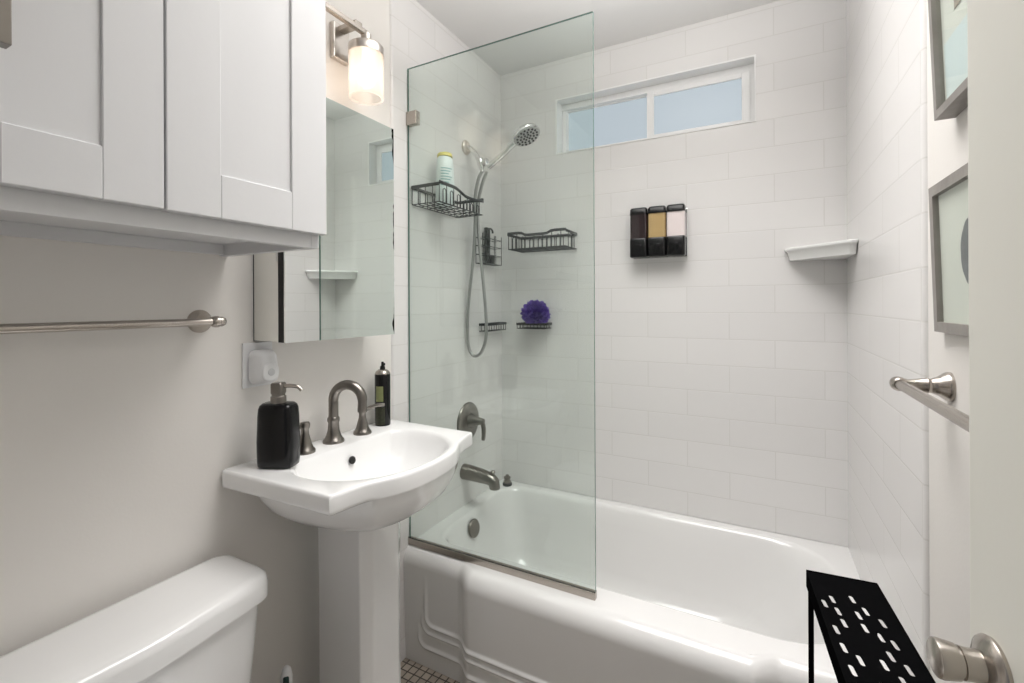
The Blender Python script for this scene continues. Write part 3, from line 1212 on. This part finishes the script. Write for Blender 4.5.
# ------------------------------------------------------------------ shower: arm, hand shower, hose
SY = -0.312
arm = thing('shower_pipe', 'chrome shower pipe with round wall flange high on the left tiles', 'shower arm', (TT, SY, 1.925))
obj('flange', lathe(new(), (TT, SY, 1.925), (1, 0, -.1), [(0, .031), (.003, .031), (.009, .026), (.014, .013)], 32), 'nickel_light', arm, smooth_angle=40)
obj('bent_pipe', tube(new(), spline([(TT, SY, 1.927), (.030, SY, 1.918), (.055, SY, 1.893), (.072, SY, 1.868), (.082, SY, 1.852)], 6), .0112, 14), 'chrome', arm, smooth_angle=50)
bm = new()
lathe(bm, (.078, SY, 1.868), (.25, 0, -1), [(0, .0125), (.004, .0145), (.024, .0150), (.030, .013), (.045, .0125), (.050, .009), (.060, .009)], 24)
lathe(bm, (.082, SY, 1.845), (1, 0, .1), [(0, .010), (.018, .010), (.020, .0165), (.034, .0165), (.036, .013)], 24)
obj('diverter', bm, 'chrome', arm, smooth_angle=40)
hs = thing('hand_shower', 'round chrome hand shower resting in its bracket beside the window', 'shower head', (.115, SY, 1.85))
hp0 = Vector((.1215, SY, 1.826))
hd_ = Vector((.160, -.015, .084))
hpts = spline([hp0, hp0 + hd_ * .35, hp0 + hd_ * .75 + Vector((0, 0, .006)), hp0 + hd_ * 1.08 + Vector((0, 0, .006))], 6)
obj('handle', tube(new(), hpts, [.0130 + .004 * smooth(.6, 1, i / (len(hpts) - 1)) for i in range(len(hpts))], 16), 'chrome', hs, smooth_angle=50)
hc = Vector((.306, SY - .015, 1.922))
hn = Vector((.46, -.115, -.876)).normalized()       # direction the spray face points
head = obj('head', lathe(new(), hc - hn * .022, hn, [(0, 0), (.001, .022), (.006, .044), (.014, .055), (.022, .0575), (.027, .0575), (.029, .054)], 44, cap0=False), 'chrome', hs, smooth_angle=40)
bm = new()
lathe(bm, hc + hn * .0065, hn, [(0, .053), (.002, .053), (.0035, .050), (.0035, 0)], 40, cap1=False)
fc = obj('spray_face', bm, 'face_grey', hs, smooth_angle=40, label='pale spray face')
u_, v_ = frame_of(hn)
bm = new()
for rr_, n_, o__ in ((.0, 1, 0), (.014, 6, 0), (.028, 11, .2), (.042, 16, .1)):
    for i in range(n_):
        a = 2 * pi * i / n_ + o__
        c_ = hc + hn * .0095 + u_ * (rr_ * cos(a)) + v_ * (rr_ * sin(a))
        lathe(bm, c_, hn, [(0, .0046), (.0035, .0040)], 10)
nz_ = obj('nozzles', bm, 'black_edge', hs, label='dark rubber spray nozzles')
hose = tag(obj('shower_hose', tube(new(), spline([(.094, SY - .006, 1.812), (.078, SY - .012, 1.775), (.062, SY - .012, 1.70), (.062, SY - .012, 1.60), (.052, SY - .012, 1.45), (.026, SY - .012, 1.25),
                                              (.022, SY - .012, 1.12), (.030, SY - .012, 1.060), (.055, SY - .010, 1.032), (.088, SY - .006, 1.052), (.107, SY, 1.12), (.105, SY, 1.22),
                                              (.092, SY, 1.36), (.074, SY, 1.52), (.068, SY, 1.66), (.088, SY, 1.75), (.114, SY, 1.808)], 8), .0068, 12), 'hose_metal', origin=(.06, SY, 1.5), smooth_angle=60),
           'long looped metal shower hose hanging on the left tiles', 'shower hose')

# tub valve and spout
vl = thing('shower_valve', 'dark nickel round shower valve with a lever on the left tiles', 'shower valve', (TT, -.306, .747))
obj('escutcheon', lathe(new(), (TT, -.306, .747), (1, 0, 0), [(0, .082), (.003, .082), (.008, .079), (.012, .070), (.014, .045), (.016, .030)], 48), 'nickel_dark', vl, smooth_angle=40)
hb = obj('handle', lathe(new(), (TT + .012, -.306, .752), (1, 0, .04), [(0, .030), (.012, .0275), (.040, .0175), (.062, .0130), (.070, .0110), (.073, 0)], 32, cap1=False), 'nickel_dark', vl, smooth_angle=40)
lp = spline([(.066, -.306, .756), (.080, -.306, .752), (.088, -.306, .730), (.089, -.306, .700), (.086, -.306, .676)], 6)
obj('lever', tube(new(), lp, [.0075 + .0025 * sin(pi * i / (len(lp) - 1)) for i in range(len(lp))], 14), 'nickel_dark', hb, smooth_angle=50)
ts = thing('tub_spout', 'dark nickel tub spout with a pull knob on the left tiles above the tub', 'tub spout', (TT, -.335, .540))
bm = new()
cs = []
for i, (x, z, r_) in enumerate(((TT, .540, .0325), (TT + .006, .540, .033), (.05, .539, .031), (.10, .535, .0285), (.125, .532, .0265), (.143, .527, .0255), (.155, .518, .0245))):
    ang = [0, 0, 0, .08, .25, .55, 1.0][i]
    cs.append([Vector((x, -.335, z)) + Vector((0, 1, 0)) * (r_ * cos(2 * pi * k / 28)) + Vector((sin(ang), 0, cos(ang))) * (r_ * sin(2 * pi * k / 28)) for k in range(28)])
cs.append([Vector((.158, -.335, .499)) + Vector((0, 1, 0)) * (.0225 * cos(2 * pi * k / 28)) + Vector((1, 0, 0)) * (.0225 * sin(2 * pi * k / 28)) for k in range(28)])
cs.append([Vector((.158, -.335, .494)) + Vector((0, 1, 0)) * (.0215 * cos(2 * pi * k / 28)) + Vector((1, 0, 0)) * (.0215 * sin(2 * pi * k / 28)) for k in range(28)])
loft(bm, cs, True, True, True)
obj('spout_body', bm, 'nickel_dark', ts, smooth_angle=50)
obj('pull_knob', lathe(new(), (.150, -.335, .541), (0, 0, 1), [(0, .006), (.012, .006), (.014, .0095), (.022, .0095), (.026, .006), (.0265, 0)], 20, cap1=False), 'nickel_dark', ts, smooth_angle=40)

ds = thing('drain_stopper', 'small metal drain stopper with a black rubber foot on the tub corner', 'drain stopper', (.066, -.058, TUBZ + .002))
obj('rubber_foot', lathe(new(), (.066, -.058, TUBZ + .0015), (0, 0, 1), [(0, .021), (.003, .0225), (.010, .0225), (.013, .019)], 28), 'black_wire', ds, smooth_angle=40)
obj('plug_top', lathe(new(), (.066, -.058, TUBZ + .0135), (0, 0, 1), [(0, .017), (.008, .018), (.010, .013), (.018, .013), (.022, .0165), (.027, .0160), (.030, .009), (.036, .008), (.039, 0)], 28, cap1=False), 'nickel_dark', ds, smooth_angle=40)

# ------------------------------------------------------------------ wire baskets


def local(o, ux, uy):
    """wall frame: ux runs along the wall, uy out of it"""
    o = Vector(o)
    ux = Vector(ux)
    uy = Vector(uy)
    return lambda a, b, z: o + ux * a + uy * b + Vector((0, 0, z))


def basket(name, label, f, L_, D_, H, ramp, loc, cat='shower basket', wr=.0019):
    """f(along, out, z) ; rim is a flat band, wires below"""
    t_ = thing(name, label, cat, loc)
    c = [f(0, .004, H), f(0, D_, H)]
    n = 16
    for i in range(n + 1):
        a = i / n
        c.append(f(L_ * a, D_, H + ramp(a)))
    c += [f(L_, D_, H), f(L_, .004, H)]
    c = [p for i, p in enumerate(c) if i == 0 or (p - c[i - 1]).length > 1e-5]
    bm = new()
    tube(bm, c + [c[0]], .0045, 8, flat=(.0025, .0065))
    obj('rim', bm, 'black_wire', t_)
    bm = new()
    for k in range(6):
        b = .006 + (D_ - .012) * k / 5
        tube(bm, [f(0.004, b, 0), f(L_ - .004, b, 0)], wr, 6)
    tube(bm, [f(.003, .005, 0), f(.003, D_ - .004, 0), f(L_ - .003, D_ - .004, 0), f(L_ - .003, .005, 0)], wr * 1.25, 6, closed=True)
    nb = max(4, round(L_ / .022))
    for i in range(nb + 1):
        a = i / nb
        x = .003 + (L_ - .006) * a
        hz = H + ramp(a)
        if i % 2 == 0:
            tube(bm, [f(x, D_ - .003, hz), f(x, D_ - .003, 0), f(x, .004, 0), f(x, .004, H)], wr, 6)
        elif i + 1 <= nb:
            # hairpin loops between the uprights
            x2 = x + (L_ - .006) / nb * .8
            top = hz - H * .35
            tube(bm, [f(x, D_ - .003, 0), f(x, D_ - .003, top), f((x + x2) / 2, D_ - .003, top + .006), f(x2, D_ - .003, top), f(x2, D_ - .003, 0)], wr, 6)
    for x in (.003, L_ - .003):
        for k in range(1, 4):
            tube(bm, [f(x, D_ * k / 4, 0), f(x, D_ * k / 4, H)], wr, 6)
    obj('wire_cage', bm, 'black_wire', t_)
    return t_


ramp1 = lambda a: .006 - .020 * smooth(.30, .62, a) * (1 - .4 * smooth(.8, 1, a))
basket('wire_basket', 'large black wire shower basket on the left tiles holding a white bottle',
       local((TT, -.671, 1.612), (0, 1, 0), (1, 0, 0)), .293, .128, .062, ramp1, (TT, -.52, 1.612))
ramp2 = lambda a: .004 - .012 * smooth(.22, .34, a) * (1 - smooth(.66, .78, a))
basket('wire_basket', 'empty black wire shower basket on the back wall left of the glass edge',
       local((.120, -.001, 1.498), (1, 0, 0), (0, -1, 0)), .280, .142, .066, ramp2, (.26, 0, 1.498))

# shampoo bottle in the basket
bt = thing('shampoo_bottle', 'white bottle with a yellow cap standing in the large wire basket', 'bottle', (.068, -.545, 1.614))


def ell(cx, cy, a, b, z, n=32):
    return [Vector((cx + a * cos(2 * pi * i / n), cy + b * sin(2 * pi * i / n), z)) for i in range(n)]


bm = new()
loft(bm, [ell(.068, -.545, .030, .036, 1.6145), ell(.068, -.545, .033, .040, 1.619), ell(.068, -.545, .033, .040, 1.71), ell(.068, -.545, .031, .037, 1.772), ell(.068, -.545, .027, .031, 1.803),
          ell(.068, -.545, .023, .026, 1.809)], True, True, True)
bb_ = obj('bottle_body', bm, 'bottle_white', bt, smooth_angle=50)
obj('cap', lathe(new(), (.068, -.545, 1.8095), (0, 0, 1), [(0, .029), (.010, .028), (.014, .024), (.016, .010)], 32), 'yellow', bt, smooth_angle=40)
bm = new()
for k in range(7):
    z_ = 1.758 - k * .0105
    n = 10
    a0, a1 = radians(-75), radians(-75 + 75 - (k % 3) * 12)
    rings = []
    for s_, zz in ((1.006, z_), (1.016, z_), (1.016, z_ + .0035), (1.006, z_ + .0035)):
        ff = 1 - max(0, (zz - 1.71)) / .062 * .068
        rings.append([Vector((.068 + .033 * ff * s_ * cos(a0 + (a1 - a0) * i / n), -.545 + .040 * ff * s_ * sin(a0 + (a1 - a0) * i / n), zz)) for i in range(n + 1)])
    loft(bm, rings, False)
obj('label_lines', bm, 'teal_ink', bb_, label='pale teal lines of print')

# small wire rack near the corner with a black hooked bar
rk = thing('wire_rack', 'small upright black wire rack on the left tiles close to the corner', 'wire rack', (TT, -.150, 1.435))
f = local((TT, -.238, 1.434), (0, 1, 0), (1, 0, 0))
bm = new()
RL, RD, RH = .165, .040, .142
for a in (0, RL * .36, RL * .68, RL):
    tube(bm, [f(a, .003, RH), f(a, .003, 0), f(a, RD, 0), f(a, RD, RH * .93)], .0018, 6)
for z in (0, RH * .28, RH * .55, RH * .8):
    tube(bm, [f(0, .003, z), f(0, RD, z), f(RL, RD, z), f(RL, .003, z)], .0018, 6, closed=True)
for k in (1, 2):
    tube(bm, [f(0, RD * k / 3, 0), f(RL, RD * k / 3, 0)], .0018, 6)
obj('wire_cage', bm, 'black_wire', rk)
rz = thing('hooked_bar', 'black plastic bar with a hooked top standing in the small wire rack', 'shower tool', (TT + .020, -.165, 1.437))
bm = new()
box(bm, TT + .012, TT + .028, -.183, -.153, 1.4375, 1.600, .003)
obj('shaft', bm, 'black_gloss', rz)
bm = new()
box(bm, TT + .010, TT + .030, -.152, -.115, 1.4375, 1.478, .003)
obj('foot', bm, 'black_gloss', rz)
obj('hook', tube(new(), spline([(TT + .02, -.154, 1.596), (TT + .02, -.138, 1.599), (TT + .02, -.122, 1.592), (TT + .02, -.119, 1.580)], 5), .0045, 10), 'black_gloss', rz)

# two shallow wire soap trays


def soap_tray(label, f, L_, D_, H, loc):
    t_ = thing('soap_tray', label, 'soap tray', loc)
    bm = new()
    tube(bm, [f(0, .003, H), f(0, D_, H), f(L_, D_, H), f(L_, .003, H)], .004, 8, closed=True, flat=(.0022, .006))
    obj('rim', bm, 'black_wire', t_)
    bm = new()
    tube(bm, [f(.002, .003, 0), f(.002, D_ - .002, 0), f(L_ - .002, D_ - .002, 0), f(L_ - .002, .003, 0)], .0022, 6, closed=True)
    for k in range(1, 5):
        tube(bm, [f(.002, D_ * k / 5, 0), f(L_ - .002, D_ * k / 5, 0)], .0016, 6)
    n = 8
    for i in range(n + 1):
        x = .002 + (L_ - .004) * i / n
        tube(bm, [f(x, D_ - .002, H), f(x, D_ - .002, 0)], .0016, 6)
    for k in (1, 2):
        for x in (.002, L_ - .002):
            tube(bm, [f(x, D_ * k / 3, H), f(x, D_ * k / 3, 0)], .0016, 6)
    obj('wire_cage', bm, 'black_wire', t_)
    return t_


soap_tray('empty shallow black wire soap tray on the left tiles behind the shower hose',
          local((TT, -.212, 1.130), (0, 1, 0), (1, 0, 0)), .180, .042, .030, (TT, -.11, 1.130))
soap_tray('shallow black wire soap tray on the back wall under the purple puff',
          local((.134, -.001, 1.140), (1, 0, 0), (0, -1, 0)), .140, .085, .020, (.20, 0, 1.140))

# purple bath puff: a ball of ruffled mesh
random.seed(4)
bm = new()
pc = Vector((.222, -.066, 1.203))
for i in range(120):
    zz = 1 - 2 * (i + .5) / 120
    ph = i * 2.39996
    q = math.sqrt(1 - zz * zz)
    d = Vector((q * cos(ph), q * sin(ph), zz))
    u1, v1 = frame_of(d)
    rot = random.uniform(0, pi)
    u1, v1 = u1 * cos(rot) + v1 * sin(rot), v1 * cos(rot) - u1 * sin(rot)
    n = 16
    rad_ = random.uniform(.012, .019)
    ex_ = random.uniform(.052, .066)
    rin, rout = [], []
    for k in range(n + 1):
        a = 2 * pi * k / n
        wob = sin(4 * a + i) * .005
        base = pc + d * .030 + u1 * (rad_ * .45 * cos(a)) + v1 * (rad_ * .45 * sin(a))
        tip = pc + d * (ex_ + wob * 1.2 + random.uniform(-.002, .002)) + u1 * (rad_ * cos(a)) + v1 * (rad_ * sin(a) * .8)
        tip.y = min(tip.y, -.004)
        base.y = min(base.y, -.004)
        rin.append(base)
        rout.append(tip)
    mid = [(p + q_) / 2 + d * .004 for p, q_ in zip(rin, rout)]
    for m__ in mid:
        m__.y = min(m__.y, -.004)
    loft(bm, [rin, mid, rout], False)
t = bmesh.new()
bmesh.ops.create_icosphere(t, subdivisions=3, radius=.046)
for v in t.verts:
    v.co += pc
for f_ in t.faces:
    f_.smooth = True
merge(bm, t)
for v in bm.verts:
    if v.co.z < 1.1645:
        v.co.z = 1.1645
tag(obj('bath_puff', bm, 'purple', origin=(.222, -.066, 1.1645)), 'purple ruffled mesh bath puff on a wire tray in the shower', 'bath puff')

# ------------------------------------------------------------------ three-chamber soap dispenser on the back wall
dp = thing('wall_soap_dispenser', 'black wall dispenser with dark, gold and pale pink soap chambers', 'soap dispenser', (.757, 0, 1.44))
DX0, DX1, DZ0, DZ1 = .648, .866, 1.440, 1.645
obj('back_bracket', box(new(), DX0 + .004, DX1 + .004, -.014, -.001, DZ0 - .002, DZ1 - .012, .003), 'chrome', dp, label='pale metal back bracket')
cw = (DX1 - DX0) / 3
for i, (mt, lb) in enumerate((('soap_dark', 'chamber of dark soap'), ('soap_gold', 'chamber of gold soap'), ('soap_pink', 'chamber of pale pink soap'))):
    x0 = DX0 + cw * i + .002
    x1 = DX0 + cw * (i + 1) - .002

    def vr_(z, ins=0.0, fr=-.064):
        p = rounded([Vector((x0 + ins, -.0145)), Vector((x1 - ins, -.0145)), Vector((x1 - ins, fr + ins)), Vector((x0 + ins, fr + ins))], [.002, .002, .012, .012], 5)
        return [Vector((q.x, q.y, z)) for q in p]
    bm = new()
    loft(bm, [vr_(DZ0 + .078), vr_(DZ1 - .030)], True, True, True)
    ch = obj('chamber', bm, mt, dp, smooth_angle=40, label=lb)
    bm = new()
    loft(bm, [vr_(DZ1 - .030, -.001, -.066), vr_(DZ1 - .008, 0, -.065), vr_(DZ1 - .002, .003, -.064), vr_(DZ1, .008, -.062)], True, True, True)
    obj('lid', bm, 'black_gloss', ch, smooth_angle=40)
    bm = new()
    loft(bm, [vr_(DZ0, .003, -.066), vr_(DZ0 + .004, -.0005, -.068), vr_(DZ0 + .072, -.0005, -.068), vr_(DZ0 + .078, .001, -.066)], True, True, True)
    box(bm, (x0 + x1) / 2 - .014, (x0 + x1) / 2 + .014, -.071, -.066, DZ0 + .022, DZ0 + .052, .002)
    obj('push_button', bm, 'black_gloss', dp, smooth_angle=40)

# ------------------------------------------------------------------ ceramic corner shelf
bm = new()
c0 = Vector((RW - TT, -.0005))
pl = [Vector((1.203, -.0005)), Vector((RW - TT - .0005, -.0005)), Vector((RW - TT - .0005, -.215)), Vector((RW - TT - .018, -.215)), Vector((1.203, -.030))]
pl = rounded(pl, [.001, .001, .002, .012, .012], 5)
cen = Vector((1.36, -.03))
for_r = lambda z, d: [Vector((min(p.x + (cen.x - p.x) * d, RW - TT - .0005), min(p.y + (cen.y - p.y) * d, -.0005), z)) for p in pl]
loft(bm, [for_r(1.402, .13), for_r(1.404, .10), for_r(1.432, .055), for_r(1.437, .015), for_r(1.441, 0), for_r(1.446, 0), for_r(1.449, .02), for_r(1.449, .05), for_r(1.444, .09), for_r(1.443, .16)], True, True, True)
tag(obj('corner_shelf', bm, 'ceramic_shelf', origin=(RW - TT, 0, 1.40), smooth_angle=45), 'white ceramic corner shelf on the tiles right of the soap dispenser', 'shelf')

# ------------------------------------------------------------------ pictures on the right wall (lean out at the top)


def picture(label, y0, y1, z0, z1, xt, xb, depth, fwid, wood, loc):
    """y0 is the end near the tub, xt/xb the front plane at the top and bottom"""
    t_ = thing('picture_frame', label, 'picture', loc)

    def pt(y, z, d):          # d: distance behind the front plane
        a = (z - z0) / (z1 - z0)
        return Vector((min(xb + (xt - xb) * a + d, RW - .0008), y, z))

    def bar(ya, yb, za, zb):
        bm_ = new()
        c_ = [pt(ya, za, 0), pt(yb, za, 0), pt(yb, zb, 0), pt(ya, zb, 0)]
        d_ = [pt(ya, za, depth), pt(yb, za, depth), pt(yb, zb, depth), pt(ya, zb, depth)]
        va = [bm_.verts.new(p) for p in c_]
        vb = [bm_.verts.new(p) for p in d_]
        bm_.faces.new(va)
        bm_.faces.new(vb)
        for i in range(4):
            bm_.faces.new((va[i], va[(i + 1) % 4], vb[(i + 1) % 4], vb[i]))
        return bm_
    bm = new()
    for a in ((y0, y0 - fwid, z0, z1), (y1 + fwid, y1, z0, z1), (y0 - fwid, y1 + fwid, z0, z0 + fwid), (y0 - fwid, y1 + fwid, z1 - fwid, z1)):
        merge(bm, bar(*a))
    obj('frame', bm, wood, t_)

    def sheet(ya, yb, za, zb, d, th, mt, name, parent, lb=None):
        bm_ = new()
        va = [bm_.verts.new(p) for p in (pt(ya, za, d), pt(yb, za, d), pt(yb, zb, d), pt(ya, zb, d))]
        vb = [bm_.verts.new(p) for p in (pt(ya, za, d + th), pt(yb, za, d + th), pt(yb, zb, d + th), pt(ya, zb, d + th))]
        bm_.faces.new(va)
        bm_.faces.new(vb)
        for i in range(4):
            bm_.faces.new((va[i], va[(i + 1) % 4], vb[(i + 1) % 4], vb[i]))
        return obj(name, bm_, mt, parent, label=lb)
    return t_, pt, sheet


pf, pt, sheet = picture('grey wood framed picture with a dark oval print on the right wall', -.928, -1.228, 1.200, 1.448, 1.3795, 1.3865, .013, .017, 'frame_wood', (1.39, -1.08, 1.2))
pr = sheet(-.945, -1.211, 1.217, 1.431, .0085, .001, 'art_paper', 'print', pf)
sheet(-.9455, -1.2105, 1.2175, 1.4305, .0040, .0015, 'frame_glass', 'glazing', pf)
bm = new()
ov = []
for k in range(64):
    a = 2 * pi * k / 64
    r_ = 1 + .03 * abs(sin(4 * a))
    ov.append(pt(-1.074 + .040 * r_ * cos(a), 1.3245 + .050 * r_ * sin(a), .0083))
prism(bm, ov, (-.0004, 0, 0))
for k in range(-4, 5):
    y_ = -1.074 + k * .0085
    h_ = .046 * math.sqrt(max(0, 1 - (k / 4.8) ** 2))
obj('oval_print', bm, 'ink_grey', pr, label='dark grey scalloped oval shape')

pf, pt, sheet = picture('grey framed picture hanging above the oval print on the right wall', -.985, -1.245, 1.548, 1.850, 1.362, 1.373, .026, .013, 'frame_wood', (1.385, -1.08, 1.55))
pr = sheet(-.998, -1.232, 1.561, 1.837, .0115, .001, 'art_paper', 'print', pf)
sheet(-.9985, -1.2315, 1.5615, 1.8365, .0060, .0015, 'frame_glass', 'glazing', pf)
sheet(-1.006, -1.224, 1.570, 1.660, .0110, .0004, 'reflect_blue', 'reflection_field', pr, 'pale blue field imitating a reflection')  # these three fields imitate the room reflected in the glazing
sheet(-1.006, -1.224, 1.735, 1.829, .0110, .0004, 'reflect_sage', 'reflection_field', pr, 'sage green field imitating a reflection')
sheet(-1.055, -1.15, 1.690, 1.775, .0106, .0004, 'reflect_brown', 'reflection_field', pr, 'brown block imitating a reflection')

# ------------------------------------------------------------------ black perforated side table in the right foreground
ta = radians(4.5)
TX = Vector((cos(ta), sin(ta), 0))
TY = Vector((sin(ta), -cos(ta), 0))     # towards the camera
T0 = Vector((1.195, -.943, 0))
TZ = .742
TW, TL = .110, .385
st = thing('slotted_stand', 'narrow black metal stand with a slotted top beside the door knob', 'side table', T0 + TX * TW / 2 + TY * TL / 2)


def tp(a, b):
    p = T0 + TX * a + TY * b
    return (p.x, p.y)


slots = []
cent = [(1.214, -1.042), (1.227, -1.023), (1.231, -1.056), (1.235, -1.086), (1.222, -1.109), (1.226, -1.150), (1.230, -1.196), (1.243, -1.169), (1.257, -1.008), (1.259, -1.053),
        (1.271, -1.036), (1.262, -1.085), (1.289, -1.059), (1.279, -1.099), (1.294, -1.109), (1.283, -1.140), (1.271, -1.164), (1.299, -1.160), (1.287, -1.190),
        (1.246, -1.235), (1.262, -1.215), (1.258, -1.262), (1.292, -1.232), (1.302, -1.205), (1.280, -1.272), (1.304, -1.262)]
sdir = Vector((sin(radians(10)), -cos(radians(10))))
sper = Vector((-sdir.y, sdir.x))
for cx, cy in cent:
    c_ = Vector((cx, cy))
    lp_ = []
    for k in range(7):
        a = -pi / 2 + pi * k / 6
        lp_.append(c_ + sdir * (.0085 + .0032 * cos(a)) + sper * (.0032 * sin(a)))
    for k in range(7):
        a = pi / 2 + pi * k / 6
        lp_.append(c_ + sdir * (-.0085 + .0032 * cos(a)) + sper * (.0032 * sin(a)))
    slots.append(lp_)
bm = new()
plate_with_holes(bm, [tp(0, 0), tp(TW, 0), tp(TW, TL), tp(0, TL)], slots, TZ - .0018, TZ)
obj('top_plate', bm, 'black_metal', st)


def obox(bm, a0, a1, b0, b1, z0, z1):
    prism(bm, [Vector((*tp(a, b), z0)) for a, b in ((a0, b0), (a1, b0), (a1, b1), (a0, b1))], (0, 0, z1 - z0))
    return bm


bm = new()
obox(bm, 0, .0025, 0, TL, TZ - .030, TZ + .0015)
obox(bm, TW - .0025, TW, 0, TL, TZ - .030, TZ + .0015)
obox(bm, .0025, TW - .0025, 0, .0025, TZ - .030, TZ + .0015)
obox(bm, .0025, TW - .0025, TL - .0025, TL, TZ - .030, TZ + .0015)
obj('edge_band', bm, 'black_metal', st)
for a in (.0026, TW - .0106):
    for b in (.0026, TL - .0106):
        obj('leg', obox(new(), a, a + .008, b, b + .008, 0, TZ - .0019), 'black_metal', st)
for b in (.003, TL - .009):
    obj('cross_rail', obox(new(), .0107, TW - .0107, b, b + .006, .03, .042), 'black_metal', st)
